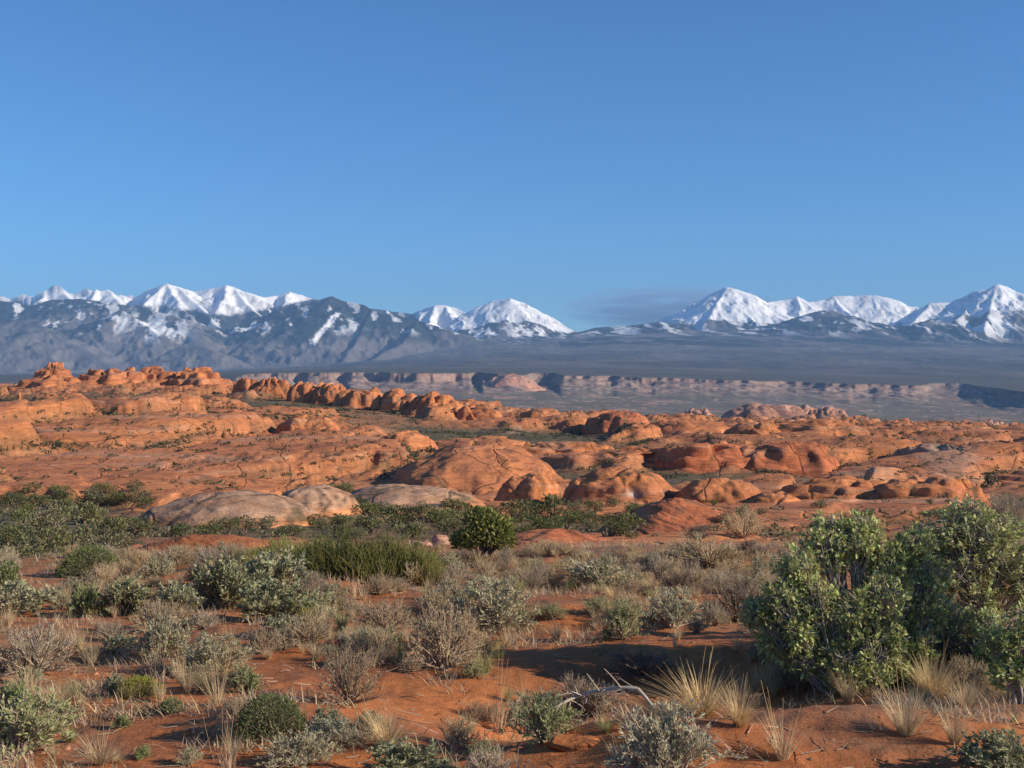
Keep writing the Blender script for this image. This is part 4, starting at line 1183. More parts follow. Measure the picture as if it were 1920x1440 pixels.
# ---- shrubs and grasses placed one by one
H_ = hand
H_(cush[0], 503, 1378, 122, 72, 'round dark green cushion shrub casting a shadow on bare sand')
H_(dry[0], 655, 1322, 150, 112, 'round brownish twiggy shrub with a dark shadow at its left')
H_(sage[2], 30, 1420, 230, 130, 'large green tinged sagebrush filling the bottom left corner')
H_(salt[1], 20, 1345, 90, 60, 'fresh green leafy shrub behind the sagebrush in the bottom left corner')
H_(dry[1], 60, 1260, 190, 100, 'large grey twiggy shrub at the left edge above the corner sagebrush')
H_(grass[0], 725, 1405, 120, 84, 'golden grass clump just behind the dark leafy shrub cut by the bottom edge')
H_(salt[0], 770, 1462, 200, 72, 'dark green leafy shrub cut off by the bottom edge')
H_(dry[1], 915, 1462, 130, 66, 'pale grey twiggy shrub on the bottom edge left of the sand shadow')
H_(sage[1], 1262, 1462, 215, 140, 'large silvery sagebrush on the bottom edge, shading the sand at its left')
H_(dry[1], 1120, 1342, 130, 66, 'bleached leafless shrub lying over beside the dead white branch')
H_(grass[0], 1318, 1345, 165, 108, 'big golden grass clump on the lip of the shaded hollow')
H_(grass[0], 1388, 1362, 100, 84, 'upright golden grass clump just right of the big one by the hollow')
H_(grass[2], 1470, 1422, 130, 96, 'thin blond grass clump alone on the bare sand, bottom right')
H_(grass[1], 1592, 1318, 70, 76, 'small straw grass clump under the front of the big leafy shrub')
H_(grass[0], 1752, 1310, 120, 104, 'tall golden grass clump against the dark shade right of the big leafy shrub')
H_(grass[1], 1702, 1378, 130, 104, 'wide straw grass clump on the sand in front of the tall golden one')
H_(grass[1], 1795, 1398, 86, 84, 'smaller straw grass clump right of the wide one, bottom right')
H_(grass[2], 1640, 1372, 40, 26, 'tiny dry grass sprig on bare sand, bottom right')
H_(salt[0], 1885, 1464, 190, 84, 'dark leafy shrub in the bottom right corner')
H_(sage[2], 1020, 1392, 140, 110, 'olive sagebrush in the shaded hollow beside a sand ledge')
H_(dry[2], 1080, 1330, 150, 70, 'dark twiggy shrub deep in the shaded hollow')
H_(dry[2], 1200, 1272, 190, 60, 'dark low shrub across the back of the shaded hollow')
H_(stalk[0], 935, 1382, 95, 150, 'tall leaning dry stalks at the left of the shaded hollow')
H_(stalk[0], 425, 1452, 110, 130, 'tall thin pale stalks in front of the cushion shrub')
H_(stalk[1], 966, 1222, 50, 72, 'upright pale stalks on sand behind the shaded hollow')
H_(stalk[1], 662, 1122, 50, 72, 'pale stalks in front of the bright green broom shrub')
H_(stalk[1], 130, 1216, 50, 64, 'lone pale stalk on red sand at the left')
H_(stalk[1], 1268, 1216, 40, 62, 'lone pale stalk on sand behind the golden grass by the hollow')
H_(stalk[1], 1660, 1375, 60, 24, 'few bent dry blades on the sand, bottom right')
H_(ephedra[0], 640, 1086, 190, 84, 'middle mound of the bright green broom shrubs')
H_(ephedra[1], 730, 1092, 170, 90, 'tallest mound of the bright green broom shrubs')
H_(ephedra[2], 545, 1062, 150, 50, 'low left end of the bright green broom shrubs')
H_(ephedra[0], 800, 1098, 60, 60, 'small round broom shrub at the right end of the row')
for a in ((salt[0], 235, 1152, 130, 70, 'dark leafy saltbush at the left end of the saltbush row'), (salt[2], 330, 1150, 120, 66, 'pale saltbush second in the row, behind grey twigs'),
          (salt[0], 425, 1142, 170, 100, 'broad saltbush in the middle of the saltbush row'), (salt[2], 505, 1112, 180, 92, 'tall pale saltbush in front of the low broom shrubs'),
          (salt[0], 520, 1165, 190, 78, 'leafy saltbush low at the right end of the saltbush row'), (salt[2], 590, 1162, 80, 66, 'small pale saltbush at the end of the row on red sand'),
          (salt[1], 160, 1158, 70, 62, 'small dark green saltbush alone left of the row'), (salt[2], 30, 1150, 150, 70, 'pale saltbush at the left edge below the red mound'),
          (salt[1], 10, 1112, 70, 60, 'green bush at the left edge on the side of the red mound')): H_(*a)
for a in ((dry[0], 290, 1185, 110, 66, 'brown twiggy shrub just in front of the saltbush row'), (sage[3], 300, 1232, 150, 84, 'spreading sagebrush left of centre above the low mat'),
          (sage[0], 390, 1262, 170, 80, 'greyish sagebrush between the low mat and the cushion shrub'), (sage[2], 455, 1300, 90, 60, 'small green sagebrush behind the cushion shrub'),
          (dry[0], 830, 1258, 160, 132, 'tall wispy shrub in mid slope, brown and grey'), (dry[3], 820, 1160, 110, 60, 'blond shrub behind the tall wispy shrub'),
          (sage[0], 935, 1178, 190, 98, 'wide sagebrush mid picture with a dark underside'), (sage[3], 850, 1142, 120, 56, 'low bluish sagebrush left of the wide mid picture one'),
          (sage[2], 1170, 1200, 100, 84, 'green topped sagebrush with a dark base, alone on sand'), (sage[1], 1262, 1178, 120, 76, 'silvery sagebrush right of the green topped one'),
          (dry[2], 1275, 1116, 90, 58, 'dark brown shrub among blond grass left of the big leafy shrub'), (sage[3], 1130, 1102, 180, 62, 'long olive grey sagebrush behind the sand patch right of centre'),
          (ephedra[1], 1488, 1150, 80, 78, 'yellow green brush at the left foot of the big leafy shrub'), (dry[1], 1440, 1195, 110, 60, 'grey dead twigs left of the yellow green brush'),
          (dry[2], 1390, 1165, 130, 90, 'dark shaded shrub at the left of the big leafy shrub'), (dry[1], 1530, 1215, 120, 80, 'bare grey twigs under the left side of the big leafy shrub'), (dry[1], 1700, 1200, 120, 84, 'bare grey branches under the right side of the big leafy shrub'),
          (matp[0], 258, 1306, 84, 34, 'low yellow green mat plant on the sand'), (salt[1], 318, 1338, 62, 26, 'small sprawling green plant on bare sand'),
          (salt[1], 465, 1300, 36, 40, 'little fresh green plant right of the greyish sagebrush'), (salt[1], 225, 1365, 40, 22, 'tiny green sprig on the bare sand, bottom left'),
          (salt[1], 265, 1424, 36, 22, 'tiny green tuft near the bottom edge, left'),
          (grass[1], 185, 1436, 110, 62, 'loose straw grass at the bottom left beside the corner sagebrush'), (sage[3], 560, 1432, 150, 62, 'low grey sagebrush right of the tall thin stalks'),
          (sage[1], 625, 1402, 120, 52, 'low silvery sagebrush right of the cushion shrub'), (dry[3], 860, 1396, 90, 60, 'yellowish dry shrub left of the leaning stalks'),
          (dry[2], 1790, 1250, 150, 70, 'dark shrub in the deep shade right of the big leafy shrub'), (sage[2], 1870, 1225, 140, 80, 'dull green sagebrush in the deep shade near the right edge'), (dry[0], 1760, 1200, 120, 90, 'brown twigs in the shade under the paler leafy shrub'), (salt[1], 1850, 1262, 90, 50, 'low leafy bush in the shade at the right'), (dry[1], 1885, 985, 110, 66, 'pale twiggy shrub behind the right end of the big leafy shrub'), (grass[3], 1905, 1010, 80, 70, 'yellowish grass at the right edge behind the big leafy shrub'),
          (dry[3], 1330, 1062, 170, 62, 'long blond shrub row under the smooth mound'), (dry[3], 1395, 1010, 90, 58, 'blond shrub beside the crown of the big leafy shrub'), (dry[2], 1310, 1012, 60, 34, 'small dark shrub on the smooth mound edge'),
          (dry[0], 330, 1060, 110, 40, 'reddish brown shrub in front of the low rock mound'), (dry[1], 400, 1070, 90, 46, 'blond grey shrub left of the low broom shrubs'), (dry[0], 580, 1210, 130, 62, 'brownish shrub on sand below the saltbush row'),
          (dry[0], 720, 1190, 130, 70, 'brown shrub left of the tall wispy shrub'), (dry[2], 665, 1245, 100, 50, 'low dark shrub in front of the brown shrub, mid slope')): H_(*a)

# bright juniper on the edge of the slope and the dark one in front of the left thicket
H_(B('juniper_bush', 'juniper', '', juniper(88, (.24, .245, .075), .85, 3200, .062, 16), M_leaf, .85), 908, 1050, 128, 104, 'bright green upright juniper standing at the edge of the slope, middle of the picture')
H_(B('juniper_bush', 'juniper', '', cushion(89, (.13, .165, .055), 3000, .6), M_leaf, .6), 165, 1080, 108, 54, 'rounded dark green bush at the front of the left juniper thicket')

# ---- the big leafy shrub and its neighbours
def big_shrub(px, py, scale, lobes, seed, label, leaf_c=(.40, .43, .165), per=12, tips=70, twigs=40, single=0, zs=1.0):
    x, y, z = find_ground(px, py)
    st, lf = leafy(seed, lobes, leaf_c, (.38, .33, .27), .060, per, tips, twigs)
    o = link(bpy.data.objects.new('leafy_shrub', None)); o.location = (x, y, z); o.empty_display_size = .2; o.scale = (scale, scale, scale * zs)
    tag(o, label, 'shrub')
    link(bpy.data.objects.new('stems', st.mesh('shrub_stems', M_wood)), o)
    verts = np.concatenate(lf.v); cols = np.concatenate(lf.c)
    nl = len(verts) // 7
    leaf_v = verts.reshape(nl, 7, 3)
    pick = np.zeros(nl, bool)
    if single:
        # the leaves nearest the viewpoint are leaves of their own
        score = -leaf_v[:, 0, 1] + .25 * np.abs(leaf_v[:, 0, 0]) * 0
        pick[np.argsort(-score)[:single]] = True
    f7 = [np.array([(0, 1, 2, 6), (6, 2, 3, 4), (0, 6, 4, 5)])]
    rest = Geo()
    rv7 = leaf_v[~pick]
    rest.add(rv7.reshape(-1, 3), [(np.arange(len(rv7))[:, None, None] * 7 + f7[0][None]).reshape(-1, 4)], cols.reshape(nl, 7, 3)[~pick].reshape(-1, 3))
    lo = link(bpy.data.objects.new('leaves', rest.mesh('shrub_leaves', M_leaf, False)), o)
    lo['kind'] = 'stuff'
    for k in np.nonzero(pick)[0]:
        p0 = leaf_v[k, 0]
        me = build_mesh('leaf', leaf_v[k] - p0, f7, cols.reshape(nl, 7, 3)[k], M_leaf, False)
        q = link(bpy.data.objects.new('leaf', me), o); q.location = p0
    return o

# lobes in metres about the root: x right, y away, z up
MAIN = [(-.15, -.1, .22, .30, .26, .20), (.20, -.16, .30, .32, .26, .26), (.42, -.05, .34, .20, .24, .26), (-.05, .05, .62, .36, .30, .22), (.34, .1, .70, .32, .30, .24), (-.42, .05, .72, .28, .28, .20), (-.76, .05, .74, .24, .24, .15), (-.56, .25, .98, .26, .28, .16),
        (-.15, .50, 1.10, .34, .32, .18), (.20, .55, 1.14, .32, .32, .18), (.48, .50, 1.00, .26, .30, .18), (-.05, .75, 1.26, .28, .28, .12), (.30, .70, 1.25, .24, .28, .12), (.60, .42, .78, .22, .24, .18), (-.36, .1, .36, .18, .2, .14), (-.98, .15, .60, .22, .24, .13), (.72, .05, .28, .24, .22, .2), (.88, .25, .55, .24, .24, .18), (.98, .5, .88, .28, .28, .16), (.75, .6, 1.06, .24, .26, .14), (-.62, -.05, .46, .2, .2, .14), (.05, -.3, .14, .34, .2, .12), (-.50, .05, .22, .28, .26, .16), (-.78, .12, .34, .24, .24, .16), (1.0, .35, .62, .26, .26, .2), (.55, -.1, .12, .3, .22, .12), (.9, .65, 1.12, .24, .26, .13)]
big_shrub(1600, 1292, .75, MAIN, 301, 'big broad leaved green shrub with grey stems, largest plant on the near slope', tips=64, twigs=62, single=300, zs=1.3)
SECOND = [(-.72, .05, .42, .3, .28, .3), (-.62, .15, .82, .28, .28, .26), (-.1, -.1, .35, .4, .28, .3), (.7, .1, .8, .3, .28, .34), (-.15, 0, .75, .36, .32, .36), (.22, .05, .80, .34, .30, .36), (-.25, .2, 1.12, .34, .3, .28), (.30, .2, 1.12, .32, .3, .24), (.02, .1, 1.05, .36, .3, .36), (.45, 0, .55, .26, .26, .34), (-.42, .3, .95, .3, .3, .3), (.0, .3, 1.35, .26, .26, .2)]
big_shrub(1840, 1182, .95, SECOND, 302, 'paler green leafy shrub behind the right side of the biggest one', (.43, .45, .19), 11, 60, 60, 0, .82)
EDGE = [(-.10, 0, .30, .24, .22, .20), (.12, .0, .55, .30, .26, .24), (-.18, .1, .60, .22, .2, .16), (.2, .1, .85, .3, .26, .2)]
big_shrub(1915, 1318, .70, EDGE, 303, 'half shaded leafy shrub at the right edge of the picture', (.37, .43, .16), 13, 46, 10)
# the shrubs beyond the right edge that throw the shade into the picture
big_shrub(1795, 1240, .72, [(-.2, 0, .25, .3, .25, .22), (.2, .05, .3, .32, .26, .26), (.45, .1, .35, .24, .22, .24), (0, .1, .5, .3, .26, .2)], 305, 'low leafy shrub in deep shade between the big shrub and the edge one', (.36, .40, .16), 11, 44, 20)
OUT = [(0, 0, .5, .5, .4, .4), (.2, .1, 1.0, .5, .4, .4), (-.25, 0, .9, .4, .4, .35), (0, .2, 1.3, .4, .4, .25)]
big_shrub(2120, 1262, 1.1, OUT, 304, 'leafy shrub just beyond the right edge of the view', (.21, .31, .11), 9, 40, 0)

# ---- the dead branch, and the ledge of sand crust beside the hollow
def dead_branch():
    x, y, z = find_ground(1160, 1352)
    s = 1.15 * y / F
    g = Geo()
    pts = [(-115, -4, 0), (-70, 10, 18), (-10, 6, 34), (32, 2, 36), (62, -6, 2)]
    P = [np.array([a * s, b * s * 2, c_ * s]) for a, b, c_ in pts]
    r = [.008, .010, .011, .012, .009]
    for i in range(len(P) - 1):
        m = (P[i] + P[i + 1]) / 2 + np.array([0, 0, .012])
        tubes(g, P[i][None], m[None], P[i + 1][None], [r[i]], [r[i + 1]], np.array(PALEWOOD), 5, 8)
    gg = np.random.default_rng(5)
    o = link(bpy.data.objects.new('dead_branch', g.mesh('dead_branch', M_wood))); o.location = (x, y, z + .05)
    tag(o, 'bleached dead branch bent like an arch beside the shaded hollow', 'branch')
    t = Geo()
    n = 26
    k = gg.integers(0, 3, n); f = gg.uniform(0, 1, (n, 1))
    b = np.array(P)[k] * (1 - f) + np.array(P)[k + 1] * f
    e = b + unit(gg.normal(size=(n, 3)) + np.array([-.8, -.2, .3])) * gg.uniform(.05, .2, (n, 1))
    tubes(t, b, (b + e) / 2 + gg.normal(size=(n, 3)) * .012, e, .006, .002, vary(gg, PALEWOOD, n, .2), 3, 4)
    link(bpy.data.objects.new('twigs', t.mesh('twigs', M_wood)), o)
dead_branch()

def stone(name, label, px, py, wpx, hpx, seed, col, flat=1.0):
    x, y, z = find_ground(px, py)
    w = wpx * y / F / 2; h = hpx * y / F
    nu, nv = 28, 14
    th = np.linspace(0, 2 * np.pi, nu, endpoint=False); ph = np.linspace(-.5, np.pi / 2, nv)
    T, P = np.meshgrid(ph, th, indexing='ij')
    ct = np.sign(np.cos(T)) * np.abs(np.cos(T)) ** .5; s_ = np.sign(np.sin(T)) * np.abs(np.sin(T)) ** .6
    k = 1 + .25 * fbm(1.4 * np.cos(P) + seed, 1.4 * np.sin(P) + .6 * s_, 3, seed)
    V = np.stack([w * ct * np.cos(P) * k, w * .7 * ct * np.sin(P) * k, h * s_ * (1 + .12 * fbm(2 * np.cos(P) * ct + seed, 2 * np.sin(P) * ct, 2, seed + 1))], -1).reshape(-1, 3)
    j = np.arange(nu); i = np.arange(nv - 1)[:, None] * nu; j2 = (j + 1) % nu
    f = np.stack([i + j, i + j2, i + nu + j2, i + nu + j], -1).reshape(-1, 4)
    me = build_mesh(name, V, [f], vary(np.random.default_rng(seed), col, len(V), .1, .03), M_rock)
    o = link(bpy.data.objects.new(name, me)); o.location = (x, y, z - .1 * h)
    tag(o, label, 'stone')
stone('sand_ledge', 'small crusted ledge of red sand at the mouth of the shaded hollow', 1085, 1394, 110, 13, 3, C_SAND)
stone('pale_stone', 'small pale stone under the olive sagebrush in the hollow', 1004, 1384, 26, 14, 4, (.45, .36, .28))
stone('sandstone_block', 'dark undercut rock on the low red brown mound at the left', 250, 1036, 44, 16, 6, C_VARN)
stone('sandstone_block', 'small dark rock below the undercut one on the mound', 262, 1062, 26, 10, 7, C_VARN)

# ---- the shrubs between: drawn at random over the vegetated part of the slope
BARE = [(1150, 1270, 240, 62), (460, 1172, 80, 24), (660, 1105, 60, 16), (1060, 1132, 90, 22), (990, 1190, 60, 16), (370, 1205, 50, 16), (540, 1262, 60, 30), (800, 1312, 110, 50), (1400, 1195, 90, 18), (270, 1370, 150, 50), (1500, 1400, 190, 80),
        (700, 1290, 60, 30), (80, 1185, 70, 14), (180, 1275, 90, 24), (300, 1120, 70, 12), (70, 1095, 90, 26), (1720, 1420, 120, 40), (1040, 1420, 110, 40), (560, 1320, 60, 40), (640, 1300, 40, 30), (1250, 1215, 120, 12), (1700, 1130, 230, 150), (820, 1040, 60, 26), (1050, 1022, 90, 18)]
def bare(px, py):
    return any(((px - a) / w) ** 2 + ((py - b) / h) ** 2 < 1 for a, b, w, h in BARE)

rr = random.Random(5)
placed = [(a, b, c_) for a, b, c_, _ in HAND]
GROUPS = {'sagebrush': 'sagebrush scattered over the near slope', 'dry_shrub': 'dry twiggy shrubs scattered over the near slope', 'saltbush': 'saltbushes scattered over the near slope', 'grass_clump': 'dry grass clumps scattered over the near slope', 'grass_stalks': 'dry stalks on the near slope'}
count = 0
def scatter(n, choose, rows, sz, hr, gap):
    global count
    tries = 0; k = 0
    while k < n and tries < n * 30:
        tries += 1
        py = rows[0] + (rows[1] - rows[0]) * rr.random() ** rows[2]
        px = rr.uniform(-40, 1960)
        if bare(px, py): continue
        p = choose(px, py)
        if p is None: continue
        D = None
        scale_px = np.interp(py, [1030, 1080, 1130, 1260, 1440], [.35, .5, .72, 1.0, 1.5])
        w = rr.uniform(*sz) * scale_px
        if any(abs(px - a) < gap * (w + c_) and abs(py - b) < gap * .45 * (w + c_) for a, b, c_ in placed): continue
        x, y, z = find_ground(px, py, 3.5, 60)
        if y > 42: continue
        h = w * rr.uniform(*hr)
        wm = w * y / F; hm = h * y / F
        lab = auto_label(p.words, px, py, w)
        put(p, x, y, z, wm, hm, lab, GROUPS[p.name])
        placed.append((px, py, w)); k += 1; count += 1

def ch_shrub(px, py):
    r = rr.random()
    if py < 1110:
        return dry[3] if r < .42 else dry[1] if r < .6 else dry[0] if r < .75 else sage[3] if r < .88 else dry[2]
    if px < 620: return sage[0] if r < .22 else sage[3] if r < .4 else salt[2] if r < .55 else dry[0] if r < .8 else dry[1]
    return dry[0] if r < .3 else sage[0] if r < .5 else sage[2] if r < .6 else dry[1] if r < .8 else sage[1] if r < .92 else dry[3]
scatter(150, ch_shrub, (1040, 1120, 1.0), (70, 145), (.40, .62), .17)
scatter(66, ch_shrub, (1110, 1300, 1.3), (40, 95), (.42, .66), .22)
scatter(14, ch_shrub, (1300, 1440, 1.0), (30, 60), (.45, .7), .3)
def ch_grass(px, py):
    r = rr.random()
    return grass[1] if r < .35 else grass[2] if r < .75 else grass[3] if r < .9 else grass[0]
scatter(110, ch_grass, (1045, 1130, 1.0), (50, 95), (.55, .9), .10)
scatter(175, ch_grass, (1120, 1330, 1.2), (26, 70), (.6, 1.1), .12)
scatter(30, ch_grass, (1300, 1445, 1.0), (18, 40), (.6, 1.0), .2)

# ---- ground cover: short dry grass, twigs and litter that nobody could count
def ground_cover():
    g = np.random.default_rng(77)
    ge = Geo()
    n = 15000
    d = np.exp(g.uniform(math.log(5.5), math.log(40), n)); c = g.uniform(-120, 2040, n)
    x, y = xy(c, d)
    dens = fbm(x / 1.3, y / 1.0, 3, 501) + .5 * fbm(x / 5, y / 4, 2, 502)
    keep = dens > (.10 - .16 * sstep(14, 24, d))
    x, y, d, c = x[keep], y[keep], d[keep], c[keep]
    z = height(x, y)
    m = len(x)
    kb = 7
    k = np.repeat(np.arange(m), kb); nb = len(k)
    P = np.stack([x[k], y[k], z[k]], 1) + g.normal(size=(nb, 3)) * np.array([.05, .05, 0])
    D = unit(g.normal(size=(nb, 3)) * np.array([.6, .6, .15]) + np.array([0, 0, .8]))
    L = g.uniform(.04, .17, nb) * (1 + .9 * sstep(12, 30, P[:, 1]))
    bend = np.concatenate([D[:, :2], -np.ones((nb, 1)) * .6], 1) * g.uniform(.1, .5, (nb, 1))
    pal = np.array([(.62, .46, .27), (.46, .35, .22), (.34, .30, .17), (.30, .22, .16), (.56, .44, .30)])
    colr = pal[g.integers(0, 5, m)][k] * (1 + .25 * g.uniform(-1, 1, (nb, 1)))
    blades(ge, P, D, bend, L, g.uniform(.005, .011, nb) * (1 + .5 * sstep(12, 30, P[:, 1])), colr, 2)
    o = link(bpy.data.objects.new('grass', ge.mesh('grass', M_dry, False)))
    tag(o, 'short dry grass and litter strewn over the red sand', None, None, 'stuff')
    # twigs and stems lying on the sand
    t = Geo()
    n = 700
    d = np.exp(g.uniform(math.log(5.8), math.log(16), n)); c = g.uniform(-100, 2020, n)
    x, y = xy(c, d); z = height(x, y) + .006
    P = np.stack([x, y, z], 1); a = g.uniform(0, 6.28, n); L = g.uniform(.05, .22, n)
    e = P + np.stack([np.cos(a) * L, np.sin(a) * L, 0 * a], 1); e[:, 2] = height(e[:, 0], e[:, 1]) + g.uniform(.004, .05, n)
    tubes(t, P, (P + e) / 2 + g.normal(size=(n, 3)) * .015, e, .004, .002, vary(g, (.36, .27, .2), n, .4), 2, 3)
    o = link(bpy.data.objects.new('litter', t.mesh('litter', M_wood)))
    tag(o, 'broken twigs lying on the sand', None, None, 'stuff')
ground_cover()
def pebbles():
    g = np.random.default_rng(55)
    n = 2600
    d = np.exp(g.uniform(math.log(5.6), math.log(20), n)); c = g.uniform(-100, 2020, n)
    x, y = xy(c, d)
    keep = fbm(x / .8, y / .7, 2, 520) > -.05
    x, y = x[keep], y[keep]; n = len(x)
    z = height(x, y)
    s = .006 + .022 * g.uniform(0, 1, n) ** 4
    o8 = np.array([(1, 0, 0), (.3, .9, 0), (-.8, .6, 0), (-.9, -.5, 0), (.2, -1, 0), (.1, .1, .8)])
    V = np.stack([x, y, z], 1)[:, None] + (o8[None] * g.uniform(.6, 1.3, (n, 6, 1)) + g.normal(size=(n, 6, 3)) * .12) * s[:, None, None]
    f = np.array([(0, 1, 5), (1, 2, 5), (2, 3, 5), (3, 4, 5), (4, 0, 5)])
    ge = Geo()
    ge.add(V.reshape(-1, 3), [(np.arange(n)[:, None, None] * 6 + f[None]).reshape(-1, 3)], np.repeat(vary(g, (.33, .17, .10), n, .5, .12), 6, 0))
    o = link(bpy.data.objects.new('gravel', ge.mesh('gravel', M_wood, False)))
    tag(o, 'small sandstone chips on the red sand', None, None, 'stuff')
pebbles()

# ---- junipers and brush of the flat behind the slope
JG = 'juniper bushes on the flat behind the near slope'
LANDJ = [('the red brown mound', 340, 1020), ('the long cream slab', 395, 960), ('the left edge mound', 70, 1095), ('the pinkish rock slab', 815, 1030), ('the juniper at the slope edge', 908, 1000),
         ('the red hump', 1050, 1020), ('the smooth mound', 1290, 985), ('the largest dome', 1180, 920), ('the pale grey apron', 745, 930), ('the pale slope', 570, 935),
         ('the broad orange dome', 900, 880), ('the big leafy shrub', 1620, 980), ('the broom shrubs', 690, 1040)]
rj = random.Random(9)
def jput(px, py, w, h):
    global LAND
    x, y, z = find_ground(px, py, 43, 900)
    p = rj.choice(junis)
    keep_ = LAND; LAND = LANDJ
    lab = auto_label(p.words, px, py, w * 1.2)
    LAND = keep_
    put(p, x, y, z - .06 * h * y / F, w * y / F, h * y / F, lab, JG)
JL = [(40, 985, 70, 48), (95, 1000, 90, 56), (150, 985, 80, 50), (205, 1012, 90, 52), (240, 1005, 80, 46), (20, 950, 60, 34), (70, 955, 60, 36), (120, 948, 60, 36), (175, 950, 60, 34), (220, 945, 56, 30), (260, 940, 46, 26), (20, 1030, 110, 56), (80, 1040, 110, 56), (150, 1035, 100, 52), (210, 1040, 90, 50), (30, 1066, 110, 50), (110, 1066, 100, 46), (60, 925, 44, 24), (110, 928, 44, 24), (200, 925, 40, 22), (250, 918, 36, 20), (180, 1066, 80, 46),
      (345, 1008, 60, 34), (385, 1006, 64, 30), (425, 1004, 60, 40), (455, 1000, 50, 42), (500, 992, 60, 26), (535, 985, 54, 28), (275, 955, 40, 24), (560, 960, 70, 44), (600, 945, 60, 34), (640, 935, 54, 36), (625, 962, 60, 30),
      (655, 960, 60, 40), (690, 975, 80, 44), (740, 990, 90, 54), (700, 1000, 80, 38), (790, 990, 90, 54), (830, 985, 80, 44), (770, 1010, 70, 36), (650, 990, 70, 30), (860, 975, 70, 44), (930, 985, 70, 46), (965, 980, 80, 52), (1000, 968, 60, 40), (1035, 975, 80, 58), (1060, 995, 80, 46), (1015, 1000, 80, 44), (1140, 1006, 86, 52), (1175, 1002, 80, 46), (1210, 985, 70, 44), (1190, 975, 60, 40), (1110, 962, 46, 26), (1150, 950, 30, 20), (985, 1012, 60, 34), (1400, 985, 46, 22), (1395, 968, 40, 22),
      (590, 985, 70, 28), (545, 1005, 80, 26), (640, 1008, 90, 26), (850, 1002, 60, 34)]
for a in JL: jput(*a)
for i in range(58):
    r = rj.random()
    if r < .42: px, py = rj.uniform(-30, 275), rj.uniform(915, 1070)
    elif r < .85: px, py = rj.uniform(500, 1250), rj.uniform(950, 1012)
    else: px, py = rj.uniform(1280, 1900), rj.uniform(930, 985)
    s = rj.uniform(26, 62) * (0.5 + (py - 905) / 170)
    jput(px, py, s, s * rj.uniform(.4, .62))

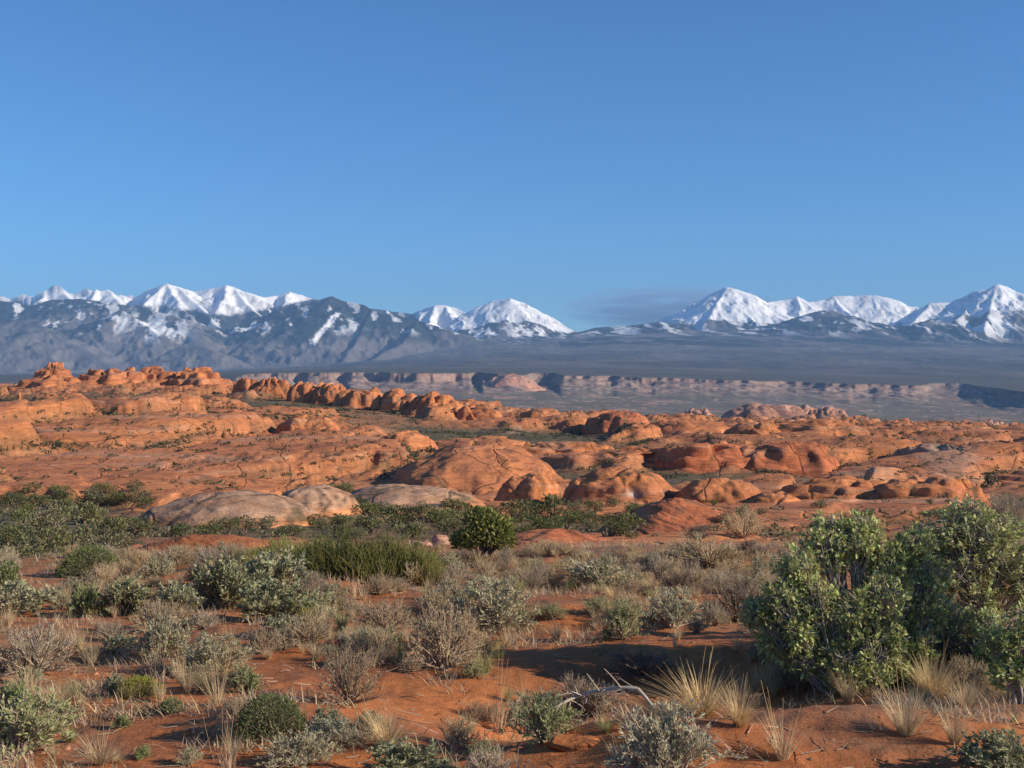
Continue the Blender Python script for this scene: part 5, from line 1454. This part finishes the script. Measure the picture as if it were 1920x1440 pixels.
# ---- brush in the clefts of the slickrock, and low brush on the flats: one mass
def far_brush():
    X, Y, Z, crev, fl, c, d = ROCK_FIELD
    g = np.random.default_rng(91)
    vis = (c > -60) & (c < 1980)
    wgt = (np.clip(crev, 0, 1) ** 2 * sstep(70, 110, d) * (0.25 + sstep(-.1, .4, fbm(X / 40, Y / 60, 2, 601))) * 2.2 + (1 - fl) * .035 * sstep(70, 110, d) + fl * (0.15 * sstep(45, 60, d) * (1 - sstep(190, 260, d)) + .10)) * vis
    area = d * d / 1e5
    pr = (wgt * np.clip(area, 0, 2.2)).ravel()
    n = 17000
    pick = np.searchsorted(np.cumsum(pr) / pr.sum(), g.uniform(0, 1, n))
    x = X.ravel()[pick] + g.normal(size=n) * .4; y = Y.ravel()[pick] + g.normal(size=n) * .6
    z = Z.ravel()[pick]; dd = d.ravel()[pick]; f = fl.ravel()[pick]
    w = g.uniform(.5, 1.5, n) * np.interp(dd, [50, 150, 400, 1200], [.45, .8, 1.6, 2.6]) * (1 - .3 * (f > .5) * (dd > 180))
    # lines of brush lodged in the long clefts
    LINES = [[(250, 893), (300, 868), (345, 842), (380, 805), (430, 768)], [(190, 862), (235, 845), (330, 838)], [(355, 888), (420, 868), (470, 862)], [(445, 842), (500, 826), (560, 818), (630, 805)], [(120, 808), (160, 808)], [(195, 830), (230, 818)], [(290, 818), (325, 806)],
             [(180, 882), (230, 884)], [(300, 905), (345, 908)], [(370, 920), (450, 915)], [(560, 885), (640, 850), (700, 830)], [(620, 870), (700, 862)], [(660, 745), (800, 800)], [(540, 785), (620, 770)], [(400, 760), (600, 790)], [(700, 895), (745, 880)],
             [(930, 905), (960, 912)], [(1050, 890), (1075, 905)], [(980, 820), (1120, 815), (1215, 800)], [(1100, 850), (1200, 842), (1300, 835)], [(1220, 795), (1400, 810), (1540, 805)], [(1540, 850), (1600, 815), (1640, 860)], [(1560, 880), (1650, 870)], [(1480, 915), (1560, 905), (1640, 900)],
             [(1650, 815), (1720, 830)], [(1840, 912), (1930, 915)], [(1690, 880), (1760, 868)], [(860, 780), (960, 800)], [(900, 845), (1000, 862)], [(1410, 830), (1440, 850)], [(1130, 870), (1180, 862)], [(1500, 935), (1580, 925)], [(1300, 815), (1420, 838)], [(1740, 905), (1830, 898)]]
    ex, ey, ez, ew = [], [], [], []
    for L in LINES:
        for p, q in zip(L[:-1], L[1:]):
            for i in range(max(4, int(math.hypot(q[0] - p[0], q[1] - p[1]) / 4.5))):
                u = g.uniform()
                if g.uniform() < .25: continue
                a_, b_, c2 = find_ground(p[0] + (q[0] - p[0]) * u + g.normal() * 3, p[1] + (q[1] - p[1]) * u + g.normal() * 2, 60, 1500)
                ex.append(a_); ey.append(b_); ez.append(c2); ew.append(g.uniform(4, 11) * b_ / F)
    x = np.concatenate([x, ex]); y = np.concatenate([y, ey]); z = np.concatenate([z, ez]); w = np.concatenate([w, ew]); dd = np.concatenate([dd, ey]); f = np.concatenate([f, np.zeros(len(ex))])
    n = len(x)
    ge = Geo()
    kb = 14
    k = np.repeat(np.arange(n), kb); nb = len(k)
    v = unit(g.normal(size=(nb, 3)) + np.array([0, 0, .4])); v[:, 2] = np.abs(v[:, 2]) * .9
    P = np.stack([x, y, z], 1)[k] + v * w[k][:, None] * g.uniform(.15, .5, (nb, 1)) * np.array([1, 1, .9])
    pal = np.array([(.085, .092, .048), (.105, .100, .056), (.13, .115, .07), (.075, .085, .042), (.16, .145, .085)])
    ci = g.integers(0, 5, n)
    colr = pal[ci][k] * (1 + .3 * g.uniform(-1, 1, (nb, 1)))
    near = (dd < 190)[k]
    colr = np.where(near[:, None] & ((ci % 2 == 0)[k])[:, None], colr * np.array((1.7, 1.65, 1.5)), colr)
    kites(ge, P, v + g.normal(size=(nb, 3)) * .6, w[k] * g.uniform(.25, .5, nb), w[k] * g.uniform(.16, .34, nb), colr, g)
    o = link(bpy.data.objects.new('desert_brush', ge.mesh('desert_brush', M_leaf, False)))
    tag(o, 'low dark brush in the clefts and on the flats of the slickrock', None, None, 'stuff')
far_brush()
# ================================================================== the faint cloud bank low behind the mountains
def cloud_bank():
    m, nt, out = new_mat('cloud_vapour')
    tc = N(nt, 'ShaderNodeTexCoord')
    geo = N(nt, 'ShaderNodeNewGeometry')
    ln = N(nt, 'ShaderNodeVectorMath', operation='LENGTH')
    nt.links.new(tc.outputs['Object'], ln.inputs[0])
    fall = N(nt, 'ShaderNodeMapRange'); fall.inputs['From Min'].default_value = 1.0; fall.inputs['From Max'].default_value = 0.35
    nt.links.new(ln.outputs['Value'], fall.inputs['Value'])
    mp = N(nt, 'ShaderNodeMapping'); mp.inputs['Scale'].default_value = (1.6, 1.6, 3.2)
    nt.links.new(tc.outputs['Object'], mp.inputs['Vector'])
    no = N(nt, 'ShaderNodeTexNoise'); no.inputs['Scale'].default_value = 1.4; no.inputs['Detail'].default_value = 4
    nt.links.new(mp.outputs['Vector'], no.inputs['Vector'])
    mr = N(nt, 'ShaderNodeMapRange'); mr.inputs['From Min'].default_value = 0.38; mr.inputs['From Max'].default_value = 0.62
    nt.links.new(no.outputs['Fac'], mr.inputs['Value'])
    mu = N(nt, 'ShaderNodeMath', operation='MULTIPLY'); nt.links.new(fall.outputs['Result'], mu.inputs[0]); nt.links.new(mr.outputs['Result'], mu.inputs[1])
    mu2 = N(nt, 'ShaderNodeMath', operation='MULTIPLY'); nt.links.new(mu.outputs[0], mu2.inputs[0]); mu2.inputs[1].default_value = 8e-4
    pv = N(nt, 'ShaderNodeVolumePrincipled'); pv.inputs['Color'].default_value = (.50, .72, 1.0, 1); pv.inputs['Anisotropy'].default_value = 0.2
    nt.links.new(mu2.outputs[0], pv.inputs['Density'])
    nt.links.new(pv.outputs[0], out.inputs['Volume'])
    nu, nv = 32, 16
    th = np.linspace(0, 2 * np.pi, nu, endpoint=False); ph = np.linspace(-np.pi / 2, np.pi / 2, nv)
    T, P = np.meshgrid(ph, th, indexing='ij')
    V = np.stack([np.cos(T) * np.cos(P), np.cos(T) * np.sin(P), np.sin(T)], -1).reshape(-1, 3)
    j = np.arange(nu); i = np.arange(nv - 1)[:, None] * nu; j2 = (j + 1) % nu
    f = np.stack([i + j, i + j2, i + nu + j2, i + nu + j], -1).reshape(-1, 4)
    me = build_mesh('cloud', V, [f], None, m)
    o = link(bpy.data.objects.new('cloud', me))
    D = 62000.0
    o.location = ((1255 - 960) / F * D, D, D * float(ratio(578)))
    o.scale = (215 / F * D, 6000, 46 / F * D)
    tag(o, 'faint grey blue bank of cloud low in the sky beside the broad pointed peak', None, None, 'stuff')
cloud_bank()
